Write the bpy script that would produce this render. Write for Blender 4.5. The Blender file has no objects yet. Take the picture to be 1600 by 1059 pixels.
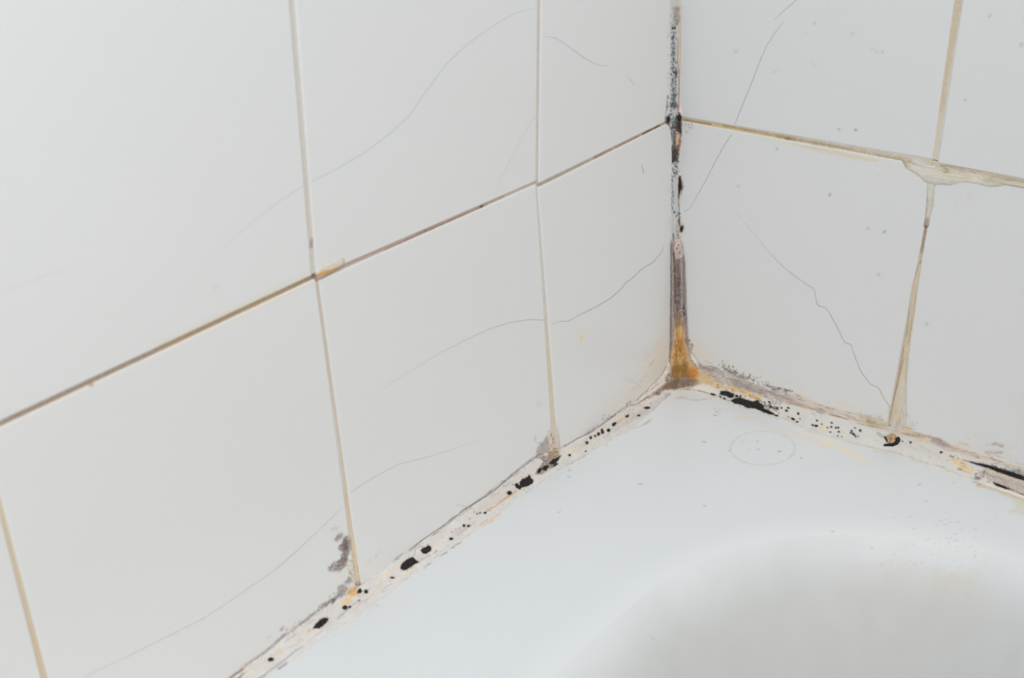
import bpy, math, random
import numpy as np
from mathutils import Matrix, Vector
from mathutils.bvhtree import BVHTree

C = bpy.context.scene.collection
# ------------------------------------------------------------------ camera
W, H, F = 1600.0, 1059.0, 2005.04
CAMR = np.array([[0.76922246, -0.24448227, 0.59036025],
                 [0.6373252, 0.36002242, -0.68132257],
                 [-0.04597164, 0.90034009, 0.43275204]])
CAMP = np.array([0.37808012, -0.58525907, 0.36323146])
cam = bpy.data.cameras.new('camera')
cam.sensor_width = 36.0
cam.lens = F * 36.0 / W
cam.clip_start = 0.02
cam.dof.use_dof = True
cam.dof.focus_distance = 0.69
cam.dof.aperture_fstop = 13.0
co = bpy.data.objects.new('camera', cam)
C.objects.link(co)
M4 = Matrix([list(CAMR[i]) + [CAMP[i]] for i in range(3)] + [[0, 0, 0, 1]])
co.matrix_world = M4
sc = bpy.context.scene
sc.camera = co
# ------------------------------------------------------------------ world, lamps, exposure
sc.view_settings.view_transform = 'Standard'
sc.view_settings.look = 'None'
sc.view_settings.gamma = 1.0
sc.view_settings.use_curve_mapping = False
sc.view_settings.exposure = 0.035
world = bpy.data.worlds.new('world')
sc.world = world
world.use_nodes = True
nt = world.node_tree
bg = nt.nodes['Background']
# the bathroom around: soft light added from one side
WORLD = [(None, (0.0, 0.0, 0.0)), ((1, 0, 0), (0.73, 0.75, 0.73))]
tc_ = nt.nodes.new('ShaderNodeTexCoord')
acc = None
for axis, colr in WORLD:
    if axis is None:
        n_ = nt.nodes.new('ShaderNodeRGB'); n_.outputs[0].default_value = (*colr, 1)
        acc = n_.outputs[0]
        continue
    dt = nt.nodes.new('ShaderNodeVectorMath'); dt.operation = 'DOT_PRODUCT'
    nt.links.new(tc_.outputs['Generated'], dt.inputs[0]); dt.inputs[1].default_value = axis
    mx_ = nt.nodes.new('ShaderNodeMath'); mx_.operation = 'MAXIMUM'; mx_.inputs[1].default_value = 0
    nt.links.new(dt.outputs['Value'], mx_.inputs[0])
    sc_ = nt.nodes.new('ShaderNodeVectorMath'); sc_.operation = 'SCALE'
    sc_.inputs[0].default_value = colr
    nt.links.new(mx_.outputs[0], sc_.inputs['Scale'])
    ad_ = nt.nodes.new('ShaderNodeVectorMath'); ad_.operation = 'ADD'
    nt.links.new(acc, ad_.inputs[0]); nt.links.new(sc_.outputs[0], ad_.inputs[1])
    acc = ad_.outputs[0]
nt.links.new(acc, bg.inputs['Color'])
bg.inputs['Strength'].default_value = 1.0


def area(name, loc, target, size, power, col):
    l = bpy.data.lights.new(name, 'AREA')
    l.shape = 'RECTANGLE'
    l.size, l.size_y = size
    l.energy = power
    l.color = col
    o = bpy.data.objects.new(name, l)
    C.objects.link(o)
    o.location = loc
    o.rotation_euler = (Vector(target) - Vector(loc)).to_track_quat('-Z', 'Y').to_euler()
    return o


LAMPS = [('overhead_fill', (0.3, -0.3, 1.9), (0.3, -0.3, 0.0), (0.7, 0.7), 9.0, (0.70, 0.54, 0.42)),  # unseen fill from above, added to balance rim against basin
         ('cool_fill', (0.5, -0.75, 0.8), (0.05, -0.25, 0.1), (0.3, 0.3), 2.0, (1.30, 1.74, 2.12)),  # unseen cool fill near the camera, added to brighten the upper left wall
         ('warm_low_fill', (1.0, -1.1, 0.3), (0.0, -0.4, 0.1), (0.5, 0.5), 6.0, (0.43, 0.235, 0.08))]  # unseen low fill, added to warm the lower left wall
for args in LAMPS:
    area(*args)

# ------------------------------------------------------------------ pixel <-> space


def project(P):
    q = (np.asarray(P, float) - CAMP) @ CAMR
    return np.stack([W / 2 + F * q[:, 0] / -q[:, 2], H / 2 - F * q[:, 1] / -q[:, 2]], 1)


def ray(px):
    return CAMR @ np.array([(px[0] - W / 2) / F, -(px[1] - H / 2) / F, -1.0])


def unp(px, ax, val=0.0):
    d = ray(px)
    return CAMP + d * ((val - CAMP[ax]) / d[ax])


def on_left(px): return unp(px, 0)
def on_right(px): return unp(px, 1)
def on_tub(px): return unp(px, 2)


# ------------------------------------------------------------------ noise


def lat(ix, iy, seed):
    h = (ix * 374761393 + iy * 668265263 + seed * 974634777) & 0xFFFFFFFF
    h = ((h ^ (h >> 13)) * 1274126177) & 0xFFFFFFFF
    return ((h ^ (h >> 16)) & 0xFFFF) / 65535.0


def vn(x, y, seed):
    ix = np.floor(x).astype(np.int64); iy = np.floor(y).astype(np.int64)
    fx = x - ix; fy = y - iy
    fx = fx * fx * (3 - 2 * fx); fy = fy * fy * (3 - 2 * fy)
    a = lat(ix, iy, seed); b = lat(ix + 1, iy, seed)
    c = lat(ix, iy + 1, seed); d = lat(ix + 1, iy + 1, seed)
    return (a * (1 - fx) + b * fx) * (1 - fy) + (c * (1 - fx) + d * fx) * fy


def fbm(x, y, seed):
    return (vn(x, y, seed) * 0.55 + vn(x * 2.1, y * 2.1, seed + 7) * 0.3 + vn(x * 4.3, y * 4.3, seed + 13) * 0.15)


# ------------------------------------------------------------------ dirt: shaped stains and the basin's painted shade, stored per vertex on the real surfaces
PR = []


def lin(c):
    c = np.array(c, float) / 255.0
    return np.where(c <= 0.04045, c / 12.92, ((c + 0.055) / 1.055) ** 2.4)


def alb(c):
    return np.minimum(lin(c) * 1.18, 0.92)


def L(on, pts, w, col, a=1.0, soft=0.6, n=0.35, g=0.25, ns=4.0):
    pts = np.array(pts, float)
    w = np.full(len(pts), float(w)) if np.isscalar(w) else np.array(w, float)
    PR.append(('L', on, pts, w, alb(col), a, soft, n, g, ns, len(PR)))


def P(on, pts, col, a=1.0, soft=1.5, n=2.5, g=0.25, ns=5.0):
    PR.append(('P', on, np.array(pts, float), None, alb(col), a, soft, n, g, ns, len(PR)))


def D(on, x, y, rx, ry=None, ang=0, col=(40, 36, 35), a=1.0, soft=0.5, n=0.35, g=0.1):
    PR.append(('D', on, np.array([[x, y]], float), (rx, ry or rx, math.radians(ang)), alb(col), a, soft, n, g, 3.0, len(PR)))


def SP(on, pts, w, count, r0, r1, col, a=0.9, seed=1):
    rnd = random.Random(seed)
    pts = [np.array(p, float) for p in pts]
    seg = [np.linalg.norm(pts[i + 1] - pts[i]) for i in range(len(pts) - 1)]
    for _ in range(count):
        t = rnd.random() * sum(seg); i = 0
        while i < len(seg) - 1 and t > seg[i]:
            t -= seg[i]; i += 1
        p = pts[i] + (pts[i + 1] - pts[i]) * (t / seg[i])
        q = p + np.array([rnd.gauss(0, w / 2), rnd.gauss(0, w / 2)])
        r = r0 + (r1 - r0) * rnd.random() ** 2
        D(on, q[0], q[1], r, r * rnd.uniform(.6, 1.3), rnd.uniform(0, 180), col, a * rnd.uniform(.6, 1))


def sstep(a, b, x):
    t = np.clip((x - a) / (b - a + 1e-9), 0, 1)
    return t * t * (3 - 2 * t)


def seg_dist(q, a, b):
    d = b - a
    t = np.clip(((q - a) @ d) / max(d @ d, 1e-9), 0, 1)
    return np.linalg.norm(q - a - t[:, None] * d, axis=1), t


def paint(V, on):
    px = project(V)
    n = len(px)
    rgb = np.zeros((n, 3)); al = np.zeros(n)
    for kind, letters, pts, w, col, a, soft, nz, g, ns, sd in PR:
        if not any(k in letters for k in on):
            continue
        if kind == 'L': m = w.max() * 1.6 + 3
        elif kind == 'P': m = soft * 2 + nz * 2 + 2
        else: m = max(w[0], w[1]) * 2 + 2
        lo = pts.min(0) - m; hi = pts.max(0) + m
        ix = np.nonzero((px[:, 0] > lo[0]) & (px[:, 0] < hi[0]) & (px[:, 1] > lo[1]) & (px[:, 1] < hi[1]))[0]
        if not len(ix): continue
        q = px[ix]
        nn = fbm(q[:, 0] / ns, q[:, 1] / ns, sd) - 0.5
        if kind == 'L':
            best = np.full(len(q), 1e9)
            for i in range(len(pts) - 1):
                d, t = seg_dist(q, pts[i], pts[i + 1])
                hw = np.maximum((w[i] * (1 - t) + w[i + 1] * t) / 2, 0.05)
                best = np.minimum(best, d / hw)
            best = best + nn * 2 * nz
            cov = 1 - sstep(1 - soft, 1 + soft * .6, best)
        elif kind == 'P':
            dist = np.full(len(q), 1e9); ins = np.zeros(len(q), bool)
            for i in range(len(pts)):
                A, B = pts[i], pts[(i + 1) % len(pts)]
                dist = np.minimum(dist, seg_dist(q, A, B)[0])
                c = ((A[1] > q[:, 1]) != (B[1] > q[:, 1]))
                ins ^= c & (q[:, 0] < (B[0] - A[0]) * (q[:, 1] - A[1]) / (B[1] - A[1] + 1e-9) + A[0])
            s = np.where(ins, -dist, dist) + nn * 2 * nz
            cov = 1 - sstep(-soft, soft, s)
        else:
            rx, ry, ang = w
            dx = q - pts[0]
            u = dx[:, 0] * math.cos(ang) + dx[:, 1] * math.sin(ang)
            v = -dx[:, 0] * math.sin(ang) + dx[:, 1] * math.cos(ang)
            r = np.sqrt((u / rx) ** 2 + (v / ry) ** 2) + nn * 2 * nz
            cov = 1 - sstep(1 - soft, 1 + soft, r)
        cov = cov * a
        if g:
            gr = fbm(q[:, 0] / 2.2 + 31, q[:, 1] / 2.2, sd + 99)
            cov = cov * np.clip(1 - g * 2.6 * (gr - 0.28), 0, 1)
        rgb[ix] = rgb[ix] * (1 - cov[:, None]) + col * cov[:, None]
        al[ix] = al[ix] * (1 - cov) + cov
    out = np.zeros((n, 4), np.float32)
    out[:, :3] = rgb / np.maximum(al, 1e-4)[:, None]
    out[:, 3] = al
    return out


# ------------------------------------------------------------------ materials


def mat(name, base, rough, dirt_shade=True, coat=0.0, bump=0.0, bscale=900.0, var=0.0, vscale=60.0, spec=0.5, dirt_shade_rough=0.75, sss=0.0):
    m = bpy.data.materials.new(name)
    m.use_nodes = True
    t = m.node_tree
    b = t.nodes['Principled BSDF']
    b.inputs['Specular IOR Level'].default_value = spec
    b.inputs['Coat Weight'].default_value = coat
    b.inputs['Coat Roughness'].default_value = 0.08
    if sss:
        b.inputs['Subsurface Weight'].default_value = sss
        b.inputs['Subsurface Radius'].default_value = (0.003, 0.0025, 0.002)
        b.inputs['Subsurface Scale'].default_value = 0.5
    tc = t.nodes.new('ShaderNodeTexCoord')
    rgb = t.nodes.new('ShaderNodeRGB'); rgb.outputs[0].default_value = (*base, 1)
    colour = rgb.outputs[0]
    if var:
        nz = t.nodes.new('ShaderNodeTexNoise'); nz.inputs['Scale'].default_value = vscale; nz.inputs['Detail'].default_value = 5
        t.links.new(tc.outputs['Object'], nz.inputs['Vector'])
        hs = t.nodes.new('ShaderNodeMapRange')
        hs.inputs['From Min'].default_value = 0.3; hs.inputs['From Max'].default_value = 0.7
        hs.inputs['To Min'].default_value = 1 - var; hs.inputs['To Max'].default_value = 1 + var
        t.links.new(nz.outputs['Fac'], hs.inputs['Value'])
        vm = t.nodes.new('ShaderNodeVectorMath'); vm.operation = 'SCALE'
        t.links.new(colour, vm.inputs[0]); t.links.new(hs.outputs[0], vm.inputs['Scale'])
        colour = vm.outputs[0]
    if dirt_shade:
        at = t.nodes.new('ShaderNodeAttribute'); at.attribute_name = 'dirt_shade'
        mx = t.nodes.new('ShaderNodeMix'); mx.data_type = 'RGBA'
        t.links.new(at.outputs['Alpha'], mx.inputs[0])
        t.links.new(colour, mx.inputs[6]); t.links.new(at.outputs['Color'], mx.inputs[7])
        colour = mx.outputs[2]
        rr = t.nodes.new('ShaderNodeMapRange')
        rr.inputs['To Min'].default_value = rough; rr.inputs['To Max'].default_value = dirt_shade_rough
        t.links.new(at.outputs['Alpha'], rr.inputs['Value'])
        t.links.new(rr.outputs[0], b.inputs['Roughness'])
        if coat:
            cc = t.nodes.new('ShaderNodeMapRange')
            cc.inputs['To Min'].default_value = coat; cc.inputs['To Max'].default_value = 0
            t.links.new(at.outputs['Alpha'], cc.inputs['Value']); t.links.new(cc.outputs[0], b.inputs['Coat Weight'])
    else:
        b.inputs['Roughness'].default_value = rough
    t.links.new(colour, b.inputs['Base Color'])
    if bump:
        bz = t.nodes.new('ShaderNodeTexNoise'); bz.inputs['Scale'].default_value = bscale; bz.inputs['Detail'].default_value = 4
        t.links.new(tc.outputs['Object'], bz.inputs['Vector'])
        bp = t.nodes.new('ShaderNodeBump'); bp.inputs['Strength'].default_value = bump; bp.inputs['Distance'].default_value = 0.0004
        t.links.new(bz.outputs['Fac'], bp.inputs['Height']); t.links.new(bp.outputs[0], b.inputs['Normal'])
    return m


M_TILE = mat('glazed_tile', (0.80, 0.80, 0.795), 0.22, coat=0.0, bump=0.04, bscale=40, var=0.006, vscale=9, spec=0.4)
M_TUB = mat('bath_enamel', (0.79, 0.815, 0.825), 0.33, coat=0.0, bump=0.03, bscale=60, var=0.006, vscale=14, spec=0.4)
M_SIL = mat('silicone', (0.765, 0.735, 0.70), 0.5, bump=0.3, bscale=700, var=0.07, vscale=160, spec=0.3)
M_GRT = mat('grout', (0.74, 0.70, 0.62), 0.85, bump=0.5, bscale=1500, var=0.06, vscale=300, spec=0.2)
M_MLD = mat('mould', (0.036, 0.033, 0.031), 0.95, dirt_shade=False, bump=1.0, bscale=1600, var=0.5, vscale=1300, spec=0.15)
M_PLA = mat('plaster', (0.72, 0.71, 0.69), 0.9, dirt_shade=False, bump=0.3, bscale=300, spec=0.2)
M_CRU = mat('old_sealant', (0.60, 0.42, 0.23), 0.8, dirt_shade=False, bump=0.8, bscale=900, var=0.35, vscale=500, spec=0.2)

# ------------------------------------------------------------------ mesh helpers


def mesh_obj(name, V, Fc, material, parent=None, letters=None, smooth=True, keep=None):
    me = bpy.data.meshes.new(name)
    me.from_pydata([tuple(v) for v in V], [], Fc)
    if smooth: me.polygons.foreach_set('use_smooth', [True] * len(me.polygons))
    if letters is not None:
        at = me.attributes.new('dirt_shade', 'FLOAT_COLOR', 'POINT')
        col = paint(np.array(V, float), letters)
        if keep is not None:
            col[keep, 3] = 0
        at.data.foreach_set('color', col.ravel())
    me.materials.append(material)
    me.update()
    o = bpy.data.objects.new(name, me)
    C.objects.link(o)
    if parent is not None: o.parent = parent
    return o


def grid_faces(nu, nv, off=0, flip=False):
    f = []
    for i in range(nu - 1):
        for j in range(nv - 1):
            a = off + i * nv + j
            q = (a, a + nv, a + nv + 1, a + 1)
            f.append(q[::-1] if flip else q)
    return f


def box(V0, V1):
    (x0, y0, z0), (x1, y1, z1) = V0, V1
    V = [(x0, y0, z0), (x1, y0, z0), (x1, y1, z0), (x0, y1, z0), (x0, y0, z1), (x1, y0, z1), (x1, y1, z1), (x0, y1, z1)]
    return V, [(0, 3, 2, 1), (4, 5, 6, 7), (0, 1, 5, 4), (1, 2, 6, 5), (2, 3, 7, 6), (3, 0, 4, 7)]


def label(o, text, cat=None, group=None, kind=None):
    if text: o['label'] = text
    if cat: o['category'] = cat
    if group: o['group'] = group
    if kind: o['kind'] = kind
    return o


# ------------------------------------------------------------------ the stains
INK = (38, 35, 35); MAUVE = (150, 136, 134); TAN = (205, 182, 152); ORANGE = (196, 138, 62); YEL = (222, 186, 118)
PINK = (212, 196, 184); BRN = (112, 92, 80); GREY = (150, 148, 148); OLIVE = (112, 90, 56); COOL = (176, 184, 187)
# --- joints: grout tints (left g, right h) and halos on the tiles
L('g', [(843, 0), (840, 288)], 6, (196, 186, 178), .9, g=.1)
L('g', [(840, 290), (855, 500)], 5, (196, 192, 186), .9, g=.1)
L('g', [(855, 500), (866, 660)], 9, (206, 192, 174), .9, g=.2)
L('g', [(456, 0), (470, 150), (480, 290), (490, 430)], 12, (198, 194, 186), .9, g=.1)
L('g', [(482, 290), (486, 370)], 9, (206, 192, 184), .7, g=.2)
D('g', 487, 380, 3, 8, 0, (150, 138, 132), .8, n=.5)
L('g', [(497, 447), (545, 780)], 8, (192, 180, 164), .9, g=.2)
L('g', [(543, 770), (552, 840), (561, 915)], 14, (205, 184, 156), .9, g=.3)
L('g', [(0, 770), (70, 1070)], 16, (200, 184, 156), .95, g=.15)
L('g', [(0, 663), (490, 433)], 12, (150, 128, 110), .95, g=.2)
L('g', [(250, 546), (380, 487), (470, 444)], [3, 8, 4], (176, 146, 100), .8, g=.3)
L('g', [(492, 436), (838, 285)], 9, (176, 154, 142), .95, g=.2)
L('g', [(600, 391), (660, 364), (760, 320)], [2, 5, 2], (126, 100, 92), .8, g=.5)
D('g', 752, 323, 4, 2, -24, (70, 60, 58), .9)
L('g', [(790, 306), (838, 286)], 7, (198, 190, 178), .7)
L('g', [(842, 289), (880, 271), (940, 241)], [6, 6, 3], (160, 150, 136), .95, g=.3)
L('g', [(930, 246), (1000, 212), (1042, 191)], 6, (160, 130, 112), .95, g=.3)
L('g', [(1005, 209), (1030, 197)], 4, (90, 66, 60), .8)
L('L', [(0, 668), (140, 603), (300, 527), (490, 440)], 9, (214, 196, 176), .32, soft=.95, g=.2)
L('L', [(250, 540), (400, 470), (485, 432)], 12, (214, 194, 160), .5, soft=.95, n=.5)
L('L', [(500, 436), (600, 393), (760, 322)], 6, (214, 194, 180), .32, soft=.95)
L('L', [(846, 291), (940, 245), (1038, 196)], 6, (216, 202, 182), .32, soft=.95)
D('L', 143, 601, 4, 3, 0, (160, 134, 120), .8)
L('L', [(841, 0), (838, 284)], 5, (205, 186, 168), .35, soft=.95)
L('h', [(1062, 187), (1120, 196), (1240, 219)], 12, (196, 172, 134), .95, g=.3)
L('h', [(1220, 216), (1350, 240), (1420, 254)], 14, (186, 168, 134), .95, g=.5)
L('h', [(1065, 187), (1110, 194)], 4, (150, 122, 96), .8)
L('h', [(1130, 196), (1240, 217), (1330, 233)], 3, (150, 124, 84), .7, n=.6, g=.5)
D('h', 1231, 217, 6, 2.5, 10, (130, 112, 92), .8)
L('h', [(1370, 243), (1405, 250)], 6, (160, 148, 126), .8, g=.6)
L('h', [(1455, 258), (1600, 285)], 22, (206, 194, 172), .9, g=.3)
L('h', [(1470, 258), (1500, 264), (1560, 274), (1600, 282)], [3, 6, 8, 9], (176, 162, 138), .8, g=.5)
L('h', [(1497, 0), (1480, 95), (1462, 200)], 16, (199, 181, 154), .9, g=.2)
L('h', [(1467, 180), (1458, 260)], 14, (208, 198, 182), .9, g=.2)
L('h', [(1448, 345), (1438, 410)], 8, (150, 128, 110), .9)
L('h', [(1440, 400), (1425, 480), (1405, 580), (1390, 660)], 14, (206, 190, 164), .9, g=.3)
L('R', [(1066, 192), (1150, 203), (1240, 225), (1380, 252)], [4, 6, 7, 8], (220, 204, 170), .42, soft=.95, n=.6)
L('R', [(1240, 226), (1300, 238), (1370, 252)], [3, 8, 4], (214, 194, 160), .5, n=.9)
P('R', [(1360, 258), (1420, 264), (1440, 280), (1420, 285), (1370, 272)], (220, 212, 196), .18, soft=9)
# --- warm smudges on tiles next to the corner
P('L', [(1042, 500), (1044, 580), (1010, 605), (960, 645), (950, 640), (1000, 590), (1025, 540)], (220, 204, 180), .45, soft=14, n=6)
P('R', [(1078, 520), (1084, 560), (1140, 572), (1220, 602), (1260, 622), (1262, 616), (1200, 590), (1120, 560), (1092, 535)], (222, 210, 188), .5, soft=7, n=5)
for q in ((1024, 560), (1010, 585), (1030, 535), (1018, 545)):
    L('L', [q, (q[0] - 9, q[1] + 12)], 2.2, (196, 170, 136), .5, n=.8, g=.8)
L('L', [(976, 590), (990, 596), (1002, 604)], 1.4, (170, 164, 158), .8)
L('L', [(984, 610), (996, 604)], 1.2, (176, 170, 160), .7)
D('L', 908, 527, 4, 6, 0, (224, 206, 160), .8, soft=.8)
D('L', 336, 452, 4, 4, 0, (200, 200, 202), .6)
for x, y, c in ((1150, 80, 175), (1332, 53, 180), (1297, 304, 150), (1211, 111, 190), (1154, 291, 180), (1273, 36, 185), (1337, 203, 140), (1311, 202, 170), (1547, 25, 180), (1508, 156, 170), (1596, 70, 170), (1373, 429, 170), (1448, 506, 175), (1382, 362, 140), (1214, 233, 175), (1356, 357, 180)):
    D('R', x, y, 2.4, 2, 0, (c, c, c), .8, soft=.8)
L('R', [(1362, 76), (1372, 82), (1380, 81)], 2.5, (218, 202, 164), .7)
L('R', [(1266, 98), (1274, 101)], 2, (212, 196, 182), .5)
L('R', [(1258, 51), (1262, 53)], 2, (206, 200, 176), .5)
for y0 in (300, 304):
    L('R', [(1480 + y0 % 7 * 6, y0), (1478 + y0 % 7 * 6, y0 + 14)], 5, (210, 202, 188), .5, n=.8)
# --- upright corner, upper part
L('V', [(1058, -12), (1058, 14)], 9, (198, 178, 160), .95, g=.2)
L('V', [(1053, -12), (1052, 380)], 14, (192, 195, 195), .8, g=.1)
P('V', [(1051, 12), (1062, 11), (1062, 38), (1057, 41), (1051, 34)], (142, 122, 116), .95, soft=2, n=2.5, g=.5)
P('V', [(1056, 14), (1061, 14), (1061, 24), (1056, 24)], (178, 152, 140), .6)
L('V', [(1060.5, 38), (1060.5, 100), (1061, 170)], [4, 5, 3], (200, 176, 150), .95, g=.3)
L('V', [(1059, 60), (1058.5, 98)], 2, (170, 130, 100), .7, n=.6)
L('V', [(1058, 96), (1061, 110), (1061, 140), (1060, 172)], 1.5, (120, 84, 70), .8, n=.6)
P('V', [(1050, 36), (1056, 36), (1058, 100), (1059, 172), (1047, 172), (1049, 100)], (170, 178, 180), .9, soft=2, n=2, g=.5)
L('V', [(1052, 40), (1052, 70), (1051, 100), (1053, 130), (1053, 165)], [5, 6, 4, 8, 9], (88, 92, 96), .75, soft=.9, n=.9, g=1.2, ns=2.5)
SP('V', [(1052, 40), (1053, 165)], 4.5, 130, .7, 1.6, (46, 48, 52), .95, 3)
SP('VL', [(1048, 30), (1046, 120), (1043, 185)], 5, 90, .5, 1.1, (120, 124, 124), .8, 4)
L('VL', [(1048.5, 22), (1045, 42), (1043, 60)], 1.5, (140, 140, 142), .6, n=.8, g=1)
D('V', 1056.5, 113, 3, 6, 0, (52, 52, 56), .9, n=.7)
P('V', [(1047, 160), (1058, 160), (1060, 167), (1053, 170), (1047, 168)], (70, 70, 74), .95, soft=2, n=2)
L('VL', [(1043.5, 150), (1042, 166), (1040, 180), (1039, 190)], 2.2, (72, 68, 70), .9, n=.7, g=.6)
P('VL', [(1040, 182), (1047, 180), (1048, 190), (1046, 196), (1041, 193)], (52, 42, 42), .95, soft=2, n=2)
P('V', [(1044, 172), (1058, 170), (1058, 196), (1048, 204), (1044, 185)], (150, 160, 166), .85, soft=2, n=2, g=.8)
SP('V', [(1046, 176), (1056, 200)], 7, 40, .7, 1.8, (50, 52, 56), .9, 5)
P('VR', [(1056, 178), (1066, 182), (1064, 196), (1064, 204), (1058, 206), (1054, 190)], (42, 34, 34), .97, soft=2, n=3)
L('V', [(1058, 164), (1060, 176)], 4, (170, 118, 86), .8, n=.6)
SP('R', [(1068, 192), (1084, 202)], 8, 12, .8, 2, (160, 150, 140), .8, 6)
# middle
P('V', [(1048, 198), (1066, 192), (1066, 208), (1063, 232), (1060, 254), (1049, 256), (1049, 225)], (74, 62, 60), .95, soft=2, n=2, g=.6)
L('V', [(1064, 190), (1064, 206), (1061, 232)], 3, (150, 112, 90), .8, n=.7)
P('V', [(1056, 211), (1060.5, 211), (1060, 226), (1055.5, 227)], (208, 170, 128), .97, soft=1.2, n=1)
L('V', [(1058, 228), (1057, 240)], 2.5, (150, 106, 84), .8)
L('V', [(1051, 202), (1051, 225)], 2.5, (140, 146, 150), .7, n=.8)
P('V', [(1049, 232), (1060, 232), (1060, 252), (1054, 256), (1049, 254)], (62, 50, 48), .95, soft=2, n=2)
L('V', [(1047, 200), (1048, 255)], 2, (60, 52, 52), .6, n=.9, g=1)
P('V', [(1048, 254), (1062, 254), (1060, 284), (1049, 284)], (196, 198, 196), .8, soft=2)
SP('V', [(1056, 252), (1055, 280)], 8, 90, .6, 1.3, (60, 60, 62), .9, 7)
L('V', [(1053, 280), (1052, 376)], 9, (188, 190, 189), .9)
SP('V', [(1050.5, 270), (1050.5, 330)], 2.6, 60, .5, 1.3, (66, 66, 68), .9, 8)
SP('V', [(1051, 330), (1052, 375)], 4, 14, .5, 1, (120, 120, 122), .8, 9)
D('V', 1053.3, 331.5, 1.5, 1.5, 0, INK, 1)
L('V', [(1058, 275), (1059, 320), (1058, 376)], 5, (170, 178, 182), .7, n=.5, g=.6)
P('VR', [(1060, 274), (1063, 274), (1066, 284), (1068, 294), (1064, 302), (1062, 316), (1060, 318), (1059, 296)], (196, 172, 146), .9, soft=1.5, n=1.5, g=.4)
P('VR', [(1060, 273), (1064, 276), (1064, 284), (1066, 294), (1063, 300), (1061, 312), (1059.5, 310), (1059.5, 290)], (48, 44, 42), .95, soft=1.2, n=1.5)
L('VR', [(1065, 282), (1067.5, 292), (1064, 303)], 2.5, (150, 122, 100), .7, n=.7)
L('V', [(1060, 310), (1061, 325), (1061, 342)], 1.8, (70, 66, 68), .9, n=.7, g=.6)
SP('V', [(1060, 330), (1060, 340)], 4, 22, .5, 1.3, (70, 74, 78), .9, 10)
P('VR', [(1060, 340), (1064, 343), (1069, 354), (1067, 362), (1063, 365), (1060, 362)], (200, 176, 152), .9, soft=1.4, n=1.5)
P('VR', [(1060, 340), (1063, 342), (1062.5, 350), (1064, 352), (1068, 353), (1067, 361), (1063, 363), (1062, 356), (1060.5, 352)], (52, 46, 44), .95, soft=1.2, n=1.2)
L('V', [(1058, 345), (1058.5, 360), (1061, 378)], 4.5, (86, 92, 96), .85, n=.8, g=.9, ns=2.5)
L('V', [(1052, 366), (1053, 378)], 3, (98, 94, 98), .9, n=.6)
SP('L', [(1046, 280), (1046, 380)], 3, 16, .5, 1, (170, 168, 166), .7, 12)
# --- brown strip
P('S', [(1040, 366), (1075, 366), (1080, 560), (1120, 610), (1020, 620), (1040, 560)], (152, 136, 132), 1, soft=1, g=.25)
L('S', [(1048.5, 385), (1049, 470), (1048.5, 545)], 3.5, (120, 104, 104), .8, n=.5, g=.5)
L('S', [(1051, 380), (1051, 400)], 4, (150, 120, 114), .8)
P('S', [(1055, 372), (1063, 374), (1066, 390), (1066, 402), (1058, 404), (1055, 395)], (206, 188, 180), .95, soft=2, n=2, g=.3)
for q in ((1058, 388), (1062, 395), (1060, 383), (1059, 414)):
    D('S', q[0], q[1], 1.2, 1.6, 0, (90, 80, 78), .9)
L('S', [(1059, 408), (1060, 420)], 6, (180, 160, 150), .6, n=.8, g=.6)
L('S', [(1053, 395), (1054.5, 430), (1055, 460), (1054, 500)], [3, 4, 5, 3], (88, 70, 66), .9, n=.5)
L('S', [(1059, 408), (1060, 450), (1060, 500)], [8, 11, 9], (92, 76, 74), .95, soft=.7, n=.45, g=.35)
L('S', [(1065, 410), (1065.5, 500)], 1.5, (176, 160, 156), .8, n=.5)
L('S', [(1068, 400), (1069, 480), (1071, 520), (1075, 548)], 5, (116, 100, 102), .85, n=.5, g=.4)
L('S', [(1072, 440), (1073, 500)], 2, (110, 96, 96), .7)
L('S', [(1055, 475), (1054.5, 515)], 1.5, (186, 170, 158), .7, n=.6)
SP('S', [(1069, 478), (1070, 492)], 4, 26, .6, 1.5, (52, 48, 48), .9, 14)
P('S', [(1056, 490), (1064, 488), (1065, 515), (1070, 530), (1060, 530), (1054, 520)], (150, 126, 82), .95, soft=2.5, n=2, g=.35)
P('S', [(1055, 512), (1066, 510), (1071, 535), (1078, 562), (1098, 588), (1096, 598), (1050, 606), (1047, 590), (1048, 560), (1052, 535)], (206, 172, 120), 1, soft=4, n=4, g=.2)
L('S', [(1058, 505), (1058, 528)], 2.5, (120, 96, 58), .7, n=.8)
L('S', [(1063, 510), (1064, 530)], 2, (216, 190, 140), .7, n=.7)
P('S', [(1057, 528), (1067, 527), (1070, 545), (1066, 556), (1060, 552)], (196, 136, 70), .9, soft=3, n=3, g=.4)
L('S', [(1061, 533), (1057, 555), (1056, 580)], [5, 6, 8], (150, 108, 50), .85, n=.6, g=.5)
L('S', [(1067, 548), (1070, 570), (1074, 590)], [4, 7, 8], (208, 168, 108), .8, n=.6, g=.5)
for q in ((1067, 553), (1062, 545), (1070, 560)):
    D('S', q[0], q[1], 2.4, 3, 0, (176, 96, 44), .6, n=.5)
SP('S', [(1061, 535), (1062, 575)], 11, 46, .8, 1.8, (130, 90, 40), .7, 15)
P('S', [(1050, 572), (1073, 566), (1078, 584), (1072, 594), (1050, 598), (1047, 588)], (122, 94, 50), .95, soft=3, n=4, g=.4)
SP('S', [(1058, 576), (1072, 582)], 7, 40, .8, 1.8, (62, 52, 34), .8, 16)
D('S', 1083, 582, 11, 8, 10, (190, 124, 52), .9, soft=.6, n=.4, g=.3)
D('S', 1078, 588, 5, 7, 0, (120, 74, 36), .7, n=.5)
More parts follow.
